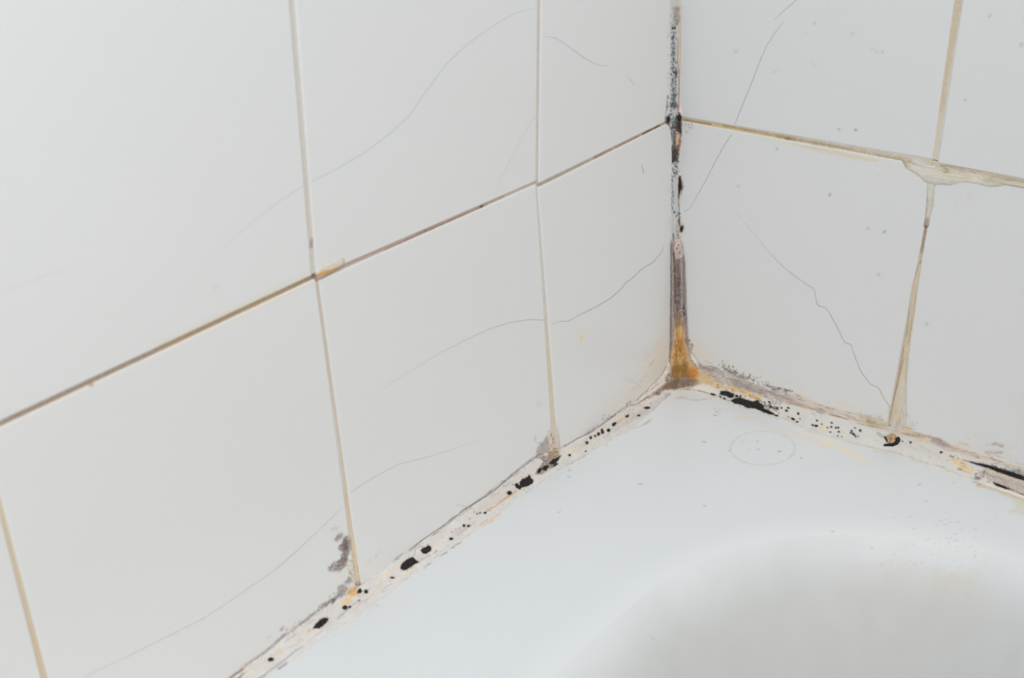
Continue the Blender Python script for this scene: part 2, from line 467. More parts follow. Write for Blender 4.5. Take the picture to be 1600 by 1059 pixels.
P('Slr', [(1046, 598), (1060, 592), (1076, 594), (1072, 602), (1052, 607), (1044, 606)], (104, 90, 80), .95, soft=2, n=2.5, g=.35)
P('Sr', [(1090, 578), (1104, 584), (1112, 594), (1100, 597), (1088, 594)], (206, 176, 124), .9, soft=3, n=3, g=.4)
SP('SR', [(1076, 530), (1082, 545), (1080, 537)], 3, 10, .8, 1.8, (90, 84, 82), .9, 17)
L('SL', [(1047, 540), (1046, 560)], 2.5, (120, 106, 104), .6, n=.6)
L('SrR', [(1080, 548), (1088, 560), (1096, 570), (1108, 578)], 3, (196, 184, 176), .7, n=.6)
# --- the beads are mottled, and thin out into the bath rim
for s_ in range(2):
    L('l', [(1040, 612), (940, 676), (838, 732), (720, 824), (600, 915), (500, 975), (380, 1055), (240, 1160)], 34, (204, 196, 188), .3, soft=.9, n=.6, g=1.1, ns=7 + 5 * s_)
    L('r', [(1070, 596), (1200, 630), (1330, 668), (1460, 704), (1640, 765)], 40, (208, 200, 192), .28, soft=.9, n=.6, g=1.1, ns=7 + 5 * s_)
LLE_ = [(1064, 609), (1048, 615), (1036, 628), (1016, 646), (988, 670), (940, 697), (880, 731), (845, 753), (800, 786), (770, 812), (720, 846), (680, 872), (640, 902), (600, 934), (560, 962), (520, 988), (470, 1022), (415, 1062), (350, 1112)]
RLE_ = [(1050, 611), (1080, 609), (1105, 617), (1150, 634), (1215, 652), (1280, 677), (1340, 695), (1400, 707), (1460, 727), (1510, 746)]
L('l', LLE_, 9, (203, 207, 208), .9, soft=.8, n=.9, g=.2, ns=4)
L('r', RLE_, 9, (203, 207, 208), .9, soft=.8, n=.9, g=.2, ns=4)
L('T', LLE_, 9, (226, 219, 210), .5, soft=.9, n=1.0, g=.6, ns=5)
L('T', RLE_, 9, (224, 216, 206), .5, soft=.9, n=1.0, g=.6, ns=5)
SP('lT', LLE_, 5, 60, .5, 1.2, (186, 178, 172), .6, 81)
# --- right bead
P('r', [(1060, 560), (1100, 560), (1240, 615), (1400, 665), (1700, 760), (1700, 830), (1400, 710), (1100, 620), (1040, 612)], (208, 206, 200), .75, soft=3)
P('rR', [(1082, 566), (1120, 576), (1160, 592), (1200, 606), (1225, 618), (1250, 628), (1245, 634), (1200, 622), (1170, 617), (1140, 604), (1110, 592), (1092, 580)], (176, 162, 154), .9, soft=3, n=4, g=.5)
P('r', [(1140, 592), (1175, 603), (1200, 612), (1196, 616), (1170, 612), (1145, 602)], (140, 128, 126), .85, soft=3, n=3, g=.5)
P('rR', [(1085, 568), (1100, 572), (1118, 578), (1116, 584), (1098, 578)], (140, 126, 122), .7, soft=2.5, n=3, g=.6)
L('rR', [(1130, 570), (1140, 580), (1160, 588), (1172, 592)], [4, 6, 6, 3], (130, 122, 120), .8, n=.9, g=1)
SP('rR', [(1128, 569), (1150, 583), (1180, 594), (1198, 602)], 7, 90, .6, 1.5, (84, 78, 78), .9, 21)
SP('rR', [(1172, 592), (1210, 607), (1250, 622), (1290, 636)], 7, 50, .5, 1.1, (130, 114, 104), .8, 22)
L('rR', [(1198, 602), (1212, 606), (1238, 611)], [6, 6, 3], (112, 104, 102), .85, n=.8, g=.8)
SP('rR', [(1200, 604), (1235, 614)], 5, 26, .7, 1.7, (60, 54, 54), .9, 23)
P('r', [(1205, 614), (1235, 616), (1250, 628), (1240, 632), (1212, 624)], (160, 148, 144), .8, soft=3, n=4, g=.6)
L('rR', [(1236, 622), (1262, 632), (1290, 641), (1330, 653), (1378, 668)], [12, 14, 12, 11, 10], (204, 186, 170), .92, soft=.6, n=.5, g=.4)
L('rR', [(1245, 615), (1270, 628), (1300, 638), (1340, 648)], 5, (210, 196, 178), .6, n=.9, g=.6)
L('r', [(1228, 628), (1262, 637), (1275, 640)], 3.5, (168, 140, 124), .7, n=.6)
D('r', 1282, 642, 8, 4, 15, (160, 146, 144), .8, n=.6)
L('r', [(1296, 647), (1312, 651), (1324, 655)], 1.6, (90, 78, 74), .9, n=.4)
L('rR', [(1272, 630), (1290, 636), (1310, 640)], 2, (150, 132, 120), .7, n=.9, g=1)
P('rR', [(1338, 646), (1375, 650), (1388, 662), (1384, 668), (1360, 664), (1345, 656)], (190, 172, 132), .85, soft=4, n=4, g=.5)
D('r', 1361, 660, 7, 5, 10, (164, 144, 100), .8, n=.6, g=.5)
D('r', 1357, 656, 3, 2.5, 0, (140, 128, 120), .7)
D('r', 1368, 666, 5, 3, 10, (180, 160, 128), .8, n=.5)
P('R', [(1300, 618), (1345, 632), (1340, 644), (1300, 636)], (222, 210, 190), .4, soft=6)
# yellow and rust veins
L('rS', [(1096, 585), (1108, 593), (1125, 600)], [10, 12, 6], (208, 178, 124), .85, n=.6, g=.5)
L('r', [(1102, 596), (1118, 603), (1146, 607)], [4, 8, 5], (214, 176, 108), .85, n=.7, g=.5)
L('r', [(1142, 607), (1160, 612), (1180, 619), (1190, 624)], [4, 9, 8, 4], (226, 196, 128), .9, n=.6, g=.4)
L('r', [(1172, 618), (1186, 623)], 5, (196, 142, 70), .8, n=.7, g=.4)
SP('r', [(1105, 598), (1120, 603), (1180, 620)], 6, 40, .7, 1.6, (150, 104, 64), .75, 24)
SP('r', [(1100, 590), (1140, 600)], 9, 40, .6, 1.4, (130, 112, 100), .7, 25)
P('r', [(1078, 598), (1098, 598), (1118, 608), (1124, 614), (1100, 614), (1072, 606)], (224, 216, 206), .85, soft=2.5, n=2)
L('rT', [(1060, 609), (1078, 607), (1096, 611), (1120, 618), (1140, 626)], 1.6, (120, 104, 96), .85, n=.5, g=.5)
L('rS', [(1058, 606), (1072, 604), (1080, 600)], 3, (216, 196, 168), .7, n=.5)
SP('r', [(1190, 630), (1218, 640)], 7, 60, .8, 2.2, (118, 106, 106), .85, 26)
SP('r', [(1196, 628), (1212, 640)], 6, 20, .8, 1.8, (70, 64, 64), .9, 27)
D('r', 1288, 668, 6, 3, 10, (226, 208, 150), .8, soft=.7)
L('r', [(1260, 650), (1330, 668), (1378, 680)], 3, (206, 210, 214), .8, n=.5)
L('r', [(1325, 660), (1366, 671)], 2, (196, 200, 204), .7)
L('rT', [(1255, 672), (1330, 692), (1400, 707), (1440, 722), (1480, 730)], [3, 4, 3, 3, 2], (196, 188, 184), .55, n=.7, g=.6)
SP('rT', [(1300, 682), (1400, 710)], 5, 18, .5, 1.2, (190, 170, 150), .7, 28)
SP('r', [(1395, 703), (1408, 708)], 3, 10, .6, 1, (170, 158, 152), .7, 29)
L('r', [(1372, 677), (1382, 683)], 5, (140, 138, 138), .7, n=.5, soft=.9)
# right joint foot and beyond
P('rR', [(1388, 640), (1414, 640), (1418, 662), (1426, 668), (1414, 684), (1392, 680)], (210, 194, 172), .9, soft=3, n=3, g=.3)
L('rR', [(1390, 640), (1387, 668)], 2, (166, 138, 106), .7, n=.5)
D('r', 1401, 664, 4, 4, 0, (226, 200, 142), .7)
D('r', 1400, 673, 3, 3, 0, (178, 180, 184), .8)
SP('R', [(1412, 640), (1420, 655), (1428, 668)], 6, 26, .6, 1.6, (176, 160, 142), .8, 31)
L('rR', [(1405, 668), (1430, 680), (1462, 690), (1500, 704), (1540, 716)], [8, 12, 14, 11, 7], (206, 188, 172), .92, soft=.7, n=.5, g=.4)
L('r', [(1418, 672), (1434, 683), (1448, 688)], [5, 8, 3], (216, 192, 138), .7, n=.6)
L('rR', [(1434, 680), (1450, 682)], 5, (176, 146, 120), .7, n=.7)
P('rR', [(1452, 682), (1466, 684), (1480, 692), (1484, 698), (1468, 696), (1456, 690)], (142, 124, 124), .9, soft=3, n=2.5, g=.4)
L('r', [(1480, 697), (1500, 704), (1515, 707)], [6, 5, 3], (170, 150, 138), .7, n=.6)
P('r', [(1514, 706), (1524, 706), (1534, 714), (1530, 716), (1518, 712)], (166, 132, 116), .85, soft=2, n=2, g=.4)
L('rR', [(1500, 704), (1540, 714), (1600, 730)], 3, (200, 180, 156), .6, n=.7)
for pts, w, c, a in (([(1500, 692), (1512, 695)], 5, (196, 178, 156), .8), ([(1520, 678), (1526, 681)], 8, (214, 200, 178), .6),
                     ([(1553, 693), (1566, 696)], 6, (150, 140, 128), .9), ([(1540, 694), (1554, 695)], 4, (206, 190, 168), .7), ([(1566, 694), (1578, 694)], 5, (218, 204, 180), .6),
                     ([(1540, 707), (1566, 706)], 5, (186, 164, 144), .85), ([(1556, 707), (1566, 707)], 4, (160, 134, 114), .7), ([(1544, 710), (1552, 716)], 3, (170, 150, 136), .7),
                     ([(1550, 675), (1560, 680)], 4, (196, 198, 204), .6), ([(1494, 690), (1530, 698), (1580, 712)], 18, (216, 208, 196), .45)):
    L('Rr', pts, w, c, a, n=.7, g=.5, soft=.8)
L('r', [(1420, 690), (1460, 704), (1500, 716), (1530, 724)], 4, (216, 200, 190), .6, n=.8, g=.6)
SP('r', [(1405, 690), (1450, 703), (1500, 716)], 10, 50, .5, 1.4, (184, 166, 158), .8, 33)
SP('r', [(1485, 712), (1498, 718)], 4, 12, .8, 1.6, (110, 98, 96), .9, 34)
P('r', [(1540, 732), (1600, 752), (1700, 790), (1700, 812), (1600, 772), (1555, 756), (1530, 740)], (178, 163, 150), .9, soft=4, n=4, g=.3)
L('r', [(1488, 718), (1502, 726), (1516, 736)], [6, 14, 9], (224, 196, 138), .9, n=.6, g=.3)
D('r', 1500, 733, 4, 2, 10, (150, 122, 96), .8)
SP('r', [(1524, 738), (1548, 750)], 8, 34, .8, 2.2, (128, 106, 102), .85, 35)
D('r', 1528, 746, 5, 3, 10, (96, 80, 80), .8, n=.6)
L('r', [(1500, 706), (1560, 720), (1620, 738)], 9, (206, 192, 178), .6, n=.7, g=.4)
L('r', [(1545, 735), (1590, 750)], 6, (212, 196, 178), .7, n=.6)
L('r', [(1505, 718), (1525, 724), (1542, 729)], [1.5, 3, 4], (110, 108, 108), .85, n=.6)
L('rT', [(1552, 754), (1575, 763), (1600, 773), (1640, 786)], [3, 4, 3, 3], (112, 106, 106), .9, n=.6, g=.5)
L('rT', [(1523, 752), (1536, 757), (1560, 762), (1600, 777), (1640, 792)], 4, (228, 218, 206), .85, n=.4)
L('T', [(1530, 757), (1560, 765), (1600, 781), (1640, 800)], [7, 9, 12, 14], (204, 188, 164), .9, soft=.6, n=.5, g=.3)
P('T', [(1582, 778), (1640, 790), (1640, 830), (1600, 806), (1590, 800), (1578, 800), (1586, 792)], (208, 202, 182), .8, soft=4, n=4, g=.3)
L('T', [(1522, 753), (1532, 756), (1528, 758)], 2.5, (150, 128, 104), .7, n=.7)
# yellowish drip lines on the tub rim
L('T', [(1150, 650), (1178, 655), (1195, 660)], [2, 6, 4], (222, 208, 186), .8, soft=.9, n=.6, g=.5)
L('T', [(1195, 664), (1225, 673), (1250, 681), (1285, 693), (1300, 698)], [4, 6, 7, 9, 5], (222, 210, 190), .75, soft=.9, n=.6, g=.3)
L('T', [(1280, 686), (1310, 698), (1340, 714), (1356, 720)], [4, 11, 13, 4], (226, 216, 194), .9, soft=.9, n=.6, g=.3)
L('T', [(1240, 672), (1300, 684), (1360, 698)], 6, (226, 218, 204), .6, soft=.9, n=.6)
L('T', [(1340, 716), (1380, 722), (1412, 732)], 4, (224, 214, 200), .45, soft=.9, n=.7, g=.5)
L('T', [(1360, 702), (1420, 718), (1480, 736)], 4, (222, 210, 200), .5, soft=.9, n=.7, g=.5)
a_ = np.linspace(0, 2 * np.pi, 40)
L('T', np.stack([1192 + 50.5 * np.cos(a_), 700 + 26.5 * np.sin(a_)], 1), 1.8, (212, 198, 182), .7, soft=.8, n=.6, g=.5)
SP('T', [(1150, 690), (1240, 712)], 14, 7, .6, 1.2, (170, 160, 150), .8, 41)
D('T', 1218, 705, 1.8, 1.3, 0, (140, 120, 104), .9)
D('T', 1140, 704, 1.6, 1.2, 0, (170, 150, 136), .9)
L('T', [(1058, 622), (1068, 621), (1072, 622)], 4, (206, 186, 152), .85, n=.6, g=.4)
L('T', [(1078, 624), (1090, 625), (1112, 622)], 2.4, (176, 176, 174), .7, n=.6, g=.5)
SP('T', [(1124, 648), (1120, 640)], 6, 6, .7, 1.4, (150, 150, 152), .7, 42)
for x, y in ((1100, 690), (1117, 649), (1437, 757), (1300, 830), (1252, 716), (588, 946), (890, 735), (889, 745), (874, 800), (1000, 756), (1101, 790), (1362, 855)):
    D('T', x, y, 1.8, 1.3, 0, (160, 158, 156), .8)
# bath basin soiling
SP('T', [(1480, 830), (1520, 860), (1500, 900), (1400, 890)], 60, 130, .8, 2.2, (196, 186, 168), .35, 43)
SP('T', [(1420, 850), (1520, 840)], 60, 70, .6, 1.2, (176, 166, 154), .5, 44)
P('T', [(1340, 880), (1400, 870), (1520, 890), (1560, 960), (1480, 1010), (1380, 990), (1330, 930)], (206, 192, 174), .22, soft=34, n=18, g=.8, ns=14)
P('T', [(1450, 890), (1530, 890), (1530, 925), (1460, 925)], (196, 182, 156), .25, soft=14, n=10, g=.6, ns=9)
L('T', [(1000, 990), (999, 1015), (996, 1058)], 1.6, (212, 192, 172), .45, n=.8, g=.8)
L('T', [(1022, 992), (1019, 1002)], 1.8, (176, 168, 162), .7, n=.6)
# --- left bead
L('lL', [(1041, 573), (1033, 587), (1026, 594), (1010, 610), (998, 621), (996, 626), (1003, 627)], 1.5, (140, 124, 120), .8, n=.6, g=.5)
L('l', [(1034, 597), (1024, 603), (1014, 612)], 1.6, (120, 110, 116), .8, n=.6, g=.6)
L('l', [(1040, 600), (1022, 613), (1006, 624), (992, 633), (985, 631)], [5, 4, 3, 2, 1.5], (170, 140, 104), .85, n=.6, g=.4)
L('l', [(1012, 620), (992, 633), (985, 633)], 1.5, (104, 92, 92), .8, n=.5)
P('lS', [(1046, 598), (1040, 608), (1024, 616), (1030, 607)], (98, 82, 74), .9, soft=2, n=2, g=.4)
D('l', 1028, 615, 4, 2.5, -20, (80, 68, 64), .9, n=.5)
P('l', [(1048, 614), (1036, 618), (1010, 636), (985, 655), (996, 656), (1024, 640), (1040, 624)], (190, 182, 178), .8, soft=4, n=4, g=.5)
D('l', 1044, 618, 5, 4, -30, (168, 158, 156), .7, n=.5)
SP('lL', [(980, 632), (984, 631)], 4, 14, .6, 1.4, (130, 116, 116), .8, 51)
L('lL', [(970, 641), (950, 655), (930, 670), (915, 680)], [2, 4, 5, 2], (152, 144, 146), .8, n=.8, g=.7)
L('lL', [(962, 648), (940, 664), (922, 676), (912, 681), (904, 684)], 1.6, (112, 104, 106), .85, n=.5, g=.4)
SP('lL', [(955, 648), (925, 668), (915, 678)], 6, 40, .5, 1.1, (140, 130, 130), .8, 52)
L('lL', [(908, 682), (895, 689), (881, 698)], [1.5, 3, 2], (130, 124, 128), .8, n=.6, g=.5)
L('l', [(980, 650), (964, 660)], [3, 6], (196, 160, 100), .7, n=.6)
L('l', [(1000, 640), (985, 648), (972, 656)], 3, (216, 196, 160), .7, n=.7)
L('l', [(912, 697), (898, 706), (886, 712)], 3, (222, 198, 146), .8, n=.7, g=.3)
L('l', [(1000, 634), (950, 664), (900, 700)], 14, (208, 199, 188), .5, soft=.9, n=.5)
SP('l', [(1010, 625), (990, 640), (970, 650)], 6, 22, .6, 1.5, (150, 130, 116), .8, 53)
L('T', [(1016, 655), (1012, 659), (1003, 665), (990, 669), (975, 677)], [3, 4, 2, 2, 1.5], (176, 172, 166), .8, n=.6, g=.4)
L('lT', [(918, 709), (900, 720), (883, 727)], 2.4, (140, 132, 128), .85, n=.8, g=.8)
SP('T', [(895, 722), (860, 745)], 8, 10, .6, 1.3, (180, 178, 176), .7, 54)
# foot of the second joint
P('lLg', [(863, 655), (869, 657), (875, 690), (876, 706), (850, 708), (838, 716), (838, 706), (850, 690), (858, 672)], (208, 194, 182), .9, soft=1.8, n=1.5, g=.25)
P('lL', [(854, 681), (858, 690), (860, 704), (848, 710), (838, 713), (837, 704), (843, 694), (839, 691), (848, 690)], (158, 146, 144), .9, soft=1.6, n=2, g=.35)
SP('L', [(835, 683), (838, 690)], 4, 9, .6, 1.3, (150, 140, 140), .8, 55)
SP('L', [(841, 628), (843, 636), (842, 620)], 4, 10, .6, 1.3, (170, 166, 166), .8, 56)
SP('lLg', [(862, 680), (864, 700)], 7, 34, .7, 1.6, (150, 120, 90), .75, 57)
L('lLg', [(872, 672), (875, 703)], 1.5, (170, 158, 160), .8)
P('lLg', [(855, 706), (872, 703), (874, 712), (866, 718), (856, 713)], (142, 112, 70), .9, soft=2, n=2, g=.3)
P('lL', [(838, 714), (852, 710), (864, 716), (876, 712), (868, 722), (872, 724), (862, 732), (848, 740), (838, 742), (837, 732), (850, 722)], (92, 76, 66), .9, soft=2, n=3, g=.5)
L('l', [(854, 727), (838, 740)], 4, (150, 100, 48), .8, n=.6)
# edge lines
L('lL', [(848, 709), (838, 713), (826, 721), (815, 730), (790, 750), (770, 768), (752, 779), (735, 790)], [4, 5, 5, 4, 4, 3.5, 3, 2.5], (140, 132, 134), .85, n=.5, g=.4)
L('lL', [(800, 742), (780, 760), (765, 772)], 2, (100, 92, 92), .7, n=.8, g=.7)
L('lL', [(760, 775), (735, 790), (720, 801), (690, 823), (665, 840), (640, 858)], [2, 2, 1.8, 1.8, 1.8, 1.3], (104, 98, 98), .9, n=.3)
L('lL', [(740, 795), (722, 790), (712, 788)], 1.3, (176, 172, 170), .7)
L('l', [(733, 790), (738, 794), (742, 798)], 1.3, (150, 144, 142), .7)
L('l', [(652, 855), (658, 854), (668, 857)], 1.3, (130, 124, 124), .7)
L('l', [(650, 857), (648, 866), (644, 872)], 1.3, (120, 114, 114), .7)
P('l', [(784, 757), (800, 752), (798, 756), (784, 763)], (150, 150, 156), .8, soft=2, n=2, g=.5)
P('l', [(765, 774), (784, 766), (782, 771), (766, 778)], (176, 168, 164), .8, soft=2, n=2, g=.6)
P('l', [(750, 784), (764, 780), (756, 792), (748, 792)], (188, 186, 188), .7, soft=3, n=3, g=.6)
L('l', [(816, 730), (822, 733)], 1.5, (160, 158, 160), .7)
L('l', [(838, 730), (800, 752), (758, 788), (730, 808)], 12, (208, 200, 190), .5, soft=.9, n=.5)
L('l', [(806, 768), (790, 778), (775, 790), (760, 799)], [3, 4, 3, 2.5], (196, 156, 96), .9, n=.5, g=.2)
L('lT', [(778, 803), (768, 812), (755, 819), (742, 823)], [3, 7, 5, 3], (214, 194, 178), .9, n=.6, g=.3)
L('lT', [(762, 811), (750, 820)], 2, (196, 156, 120), .6, n=.7)
L('lT', [(742, 828), (730, 837)], 3, (216, 200, 176), .8, n=.7)
L('l', [(742, 816), (728, 826), (715, 836)], [2, 3, 2], (172, 172, 172), .8, n=.6)
for x, y in ((712, 827), (718, 825), (706, 831), (741, 800), (734, 810)):
    D('l', x, y, 2.2, 1.6, -20, (176, 150, 136), .7)
for pts in ([(720, 847), (714, 851)], [(711, 853), (706, 857)], [(698, 863), (689, 868)], [(672, 880), (664, 887)], [(682, 860), (678, 864)]):
    L('lT', pts, 2.6, (132, 122, 118), .85, n=.6)
L('l', [(671, 868), (660, 873), (652, 880)], [4, 4, 2], (150, 144, 142), .85, n=.6, g=.4)
L('l', [(630, 875), (618, 888), (600, 900), (585, 910)], [3, 6, 5, 3], (222, 204, 182), .7, n=.6)
L('l', [(655, 882), (640, 892), (622, 904)], 5, (222, 206, 188), .7, n=.6)
L('lT', [(614, 912), (604, 916), (596, 924)], 2.4, (176, 170, 166), .8, n=.6)
L('l', [(700, 840), (640, 895), (590, 930)], 10, (220, 212, 206), .5, soft=.9)
L('L', [(595, 860), (588, 866)], 3, (196, 192, 188), .5, n=.8)
L('L', [(588, 868), (587, 871)], 2, (170, 164, 160), .6)
L('L', [(576, 876), (578, 874)], 3, (190, 186, 184), .5)
L('lL', [(582, 905), (590, 902)], 3, (190, 184, 178), .5, n=.8)
# foot of the third joint
P('gL', [(520, 846), (524, 838), (532, 831), (537, 833), (534, 842), (526, 847)], (146, 132, 124), .9, soft=1.8, n=2.8, g=.42, ns=3)
P('gL', [(538, 836), (546, 836), (550, 850), (546, 862), (540, 862), (536, 850)], (140, 124, 116), .9, soft=1.8, n=2.8, g=.42, ns=3)
P('gL', [(528, 856), (537, 842), (543, 844), (543, 868), (541, 884), (532, 892), (514, 893), (512, 886), (520, 878), (530, 874), (534, 864)], (116, 100, 94), .95, soft=1.6, n=2.8, g=.42, ns=3)
P('L', [(538, 838), (544, 846), (544, 878), (536, 884), (533, 874), (538, 862), (534, 854)], (98, 82, 78), .7, soft=2.5, n=2.5, g=.4)
SP('gL', [(544, 860), (548, 895)], 6, 40, .8, 2, (160, 144, 128), .8, 61)
P('gL', [(538, 910), (544, 900), (550, 906), (552, 910), (542, 913)], (110, 90, 84), .9, soft=1.6, n=2.8, g=.42, ns=3)
P('lgL', [(528, 916), (536, 912), (543, 918), (540, 928), (532, 932), (526, 926)], (136, 124, 122), .9, soft=1.8, n=2.8, g=.42, ns=3)
L('lgL', [(541, 880), (549, 900), (556, 915)], [6, 10, 8], (206, 188, 166), .6, n=.7, g=.6)
L('gL', [(546, 825), (554, 858), (558, 895), (562, 918)], [4, 6, 6, 5], (212, 194, 166), .75, n=.6, g=.3)
L('gL', [(557, 880), (559, 893)], 3, (214, 182, 126), .6, n=.6)
SP('gL', [(548, 895), (556, 915)], 7, 26, .7, 1.5, (140, 122, 108), .8, 62)
L('g', [(562, 900), (563, 918)], 3, (150, 132, 118), .8, n=.6)
P('lgL', [(545, 920), (556, 918), (561, 930), (550, 932), (542, 930)], (216, 162, 78), .95, soft=2.5, n=2.5, g=.3)
P('l', [(538, 936), (548, 932), (548, 942), (538, 944), (532, 944)], (224, 192, 124), .9, soft=2.5, n=2.5, g=.3)
SP('L', [(516, 826), (528, 822)], 5, 12, .7, 1.8, (176, 164, 156), .7, 63)
D('l', 561, 938, 2.4, 1.8, 0, (110, 96, 96), .9)
L('lL', [(532, 926), (522, 936), (510, 944), (498, 953), (482, 964)], [5, 7, 7, 5, 4], (158, 152, 150), .85, n=.7, g=.5)
SP('lL', [(528, 926), (518, 938), (500, 950)], 6, 50, .7, 1.7, (110, 98, 96), .85, 64)
D('lL', 522, 937, 3, 4, 30, (84, 70, 66), .8, n=.5)
L('lL', [(490, 959), (478, 968), (465, 978), (452, 988), (440, 996)], [5, 5, 4, 3, 4], (168, 160, 158), .85, n=.6, g=.4)
L('lL', [(482, 966), (468, 976)], 2, (110, 98, 96), .7, n=.8, g=.6)
SP('lL', [(470, 972), (430, 1004)], 6, 40, .6, 1.5, (150, 138, 134), .8, 65)
L('lL', [(445, 992), (425, 1010), (402, 1027)], [5, 5, 3], (156, 150, 148), .85, n=.5, g=.3)
L('lL', [(402, 1026), (385, 1038), (372, 1050), (350, 1066)], [5, 6, 6, 6], (186, 166, 148), .85, n=.6, g=.4)
L('lL', [(380, 1045), (360, 1059)], 3, (130, 112, 100), .7, n=.7)
P('L', [(436, 984), (443, 978), (444, 980), (441, 986)], (160, 146, 140), .9, soft=1.6, n=1.5)
L('L', [(418, 997), (423, 994)], 2.5, (190, 184, 180), .7)
L('lT', [(562, 936), (545, 950), (535, 960), (528, 966)], [2, 3, 3, 2], (164, 166, 168), .8, n=.6)
L('lT', [(574, 936), (560, 944)], 3, (176, 178, 180), .7, n=.7)
L('l', [(536, 962), (510, 980), (485, 1000)], 2.4, (196, 198, 198), .6, n=.6)
L('l', [(475, 1008), (458, 1020), (440, 1034), (420, 1049), (400, 1064), (370, 1086)], [2, 3, 4, 4, 5, 6], (160, 168, 172), .85, n=.4, g=.2)
L('lT', [(485, 1002), (474, 1012), (466, 1024)], 2.4, (206, 190, 180), .7, n=.8, g=.6)
L('lT', [(447, 1036), (436, 1044)], 4, (150, 138, 136), .8, n=.6)
D('l', 484, 985, 4, 3, -30, (206, 176, 146), .8)
D('l', 435, 1020, 8, 3.5, -20, (214, 194, 172), .8, n=.6)
D('l', 468, 999, 4, 3, 0, (206, 186, 168), .8, n=.6)
D('l', 460, 992, 4, 2, -30, (176, 166, 162), .7, n=.6)
D('l', 394, 1050, 6, 4, -20, (222, 206, 188), .8, n=.6)
L('l', [(380, 1052), (374, 1058), (364, 1066)], 5, (140, 124, 116), .85, n=.6)
SP('l', [(520, 950), (440, 1010), (380, 1055)], 12, 40, .5, 1.2, (206, 198, 194), .7, 66)


# foot of the corner strip
P('lr', [(1034, 604), (1046, 596), (1084, 590), (1096, 597), (1086, 603), (1068, 606), (1050, 609), (1040, 609)], (122, 104, 88), .95, soft=2, n=2.5, g=.4, ns=3)
P('lr', [(1080, 584), (1104, 588), (1116, 596), (1104, 601), (1084, 600)], (206, 178, 130), .9, soft=3, n=3, g=.4)
L('lr', [(1048, 610), (1066, 608), (1084, 604)], 3, (214, 192, 160), .8, n=.5)
P('l', [(1044, 560), (1050, 590), (1034, 604), (1020, 608)], (206, 192, 174), .6, soft=4, n=3, g=.6)
L('rR', [(1088, 570), (1112, 577), (1124, 582)], 3, (112, 102, 100), .7, n=.8, g=.9)
L('rR', [(1133, 576), (1146, 584), (1168, 592)], [4, 6, 4], (96, 90, 90), .75, n=.9, g=1)
P('r', [(1549, 727), (1575, 733), (1592, 731), (1606, 742), (1606, 749), (1575, 740), (1556, 733)], (92, 90, 90), .85, soft=2, n=2.5, g=.6)
SP('r', [(1540, 726), (1600, 744)], 8, 50, .6, 1.6, (110, 104, 102), .8, 91)

P('Slr', [(1041, 586), (1050, 580), (1074, 582), (1088, 590), (1090, 598), (1076, 605), (1052, 609), (1038, 607)], (112, 94, 78), .92, soft=2.5, n=3, g=.35, ns=3)
P('Slr', [(1046, 574), (1074, 570), (1084, 588), (1070, 594), (1048, 594)], (128, 98, 54), .7, soft=4, n=4, g=.5)
D('Slr', 1084, 583, 10, 8, 20, (190, 126, 56), .85, soft=.7, n=.5, g=.3)
L('l', [(1046, 603), (1030, 611), (1014, 622)], [7, 6, 3], (126, 104, 86), .8, n=.6, g=.5)
L('V', [(1061.5, 178), (1062.5, 206)], 5, (42, 35, 34), .9, n=.6)
L('V', [(1054, 206), (1053, 250)], 5, (66, 54, 52), .7, n=.8, g=.6)
SP('l', [(1020, 630), (900, 700), (840, 735), (700, 840), (560, 930), (400, 1040)], 13, 240, .5, 1.5, (188, 176, 170), .55, 92)
SP('l', [(1020, 630), (900, 700), (760, 795)], 12, 60, .5, 1.2, (140, 120, 108), .7, 93)
SP('r', [(1090, 600), (1250, 650), (1400, 690), (1520, 730), (1620, 760)], 15, 220, .5, 1.5, (196, 184, 176), .5, 94)
L('l', [(1010, 640), (985, 655), (950, 678)], 8, (186, 178, 174), .6, n=.9, g=.8)
L('l', [(830, 745), (790, 770), (760, 792)], 9, (198, 190, 184), .6, n=.9, g=.8)


def ST(on, pts, spread, count, l0, l1, w0, w1, cols, a, seed):
    """short smears running along a joint"""
    rnd = random.Random(seed)
    pts = np.array(pts, float)
    d = np.concatenate([[0], np.cumsum(np.linalg.norm(np.diff(pts, axis=0), axis=1))])
    for _ in range(count):
        t = rnd.uniform(0, d[-1]); ln_ = rnd.uniform(l0, l1); off = rnd.gauss(0, spread / 2)
        q = []
        for k_ in (-.5, 0, .5):
            u = min(max(t + k_ * ln_, 0), d[-1])
            p = np.array([np.interp(u, d, pts[:, 0]), np.interp(u, d, pts[:, 1])])
            p2 = np.array([np.interp(min(u + 3, d[-1]), d, pts[:, 0]), np.interp(min(u + 3, d[-1]), d, pts[:, 1])])
            p1 = np.array([np.interp(max(u - 3, 0), d, pts[:, 0]), np.interp(max(u - 3, 0), d, pts[:, 1])])
            tg = (p2 - p1) / (np.linalg.norm(p2 - p1) + 1e-9)
            q.append(p + np.array([-tg[1], tg[0]]) * (off + rnd.uniform(-.6, .6)))
        w_ = rnd.uniform(w0, w1)
        L(on, q, [w_ * .4, w_, w_ * .4], rnd.choice(cols), a * rnd.uniform(.5, 1), n=.7, g=.5)


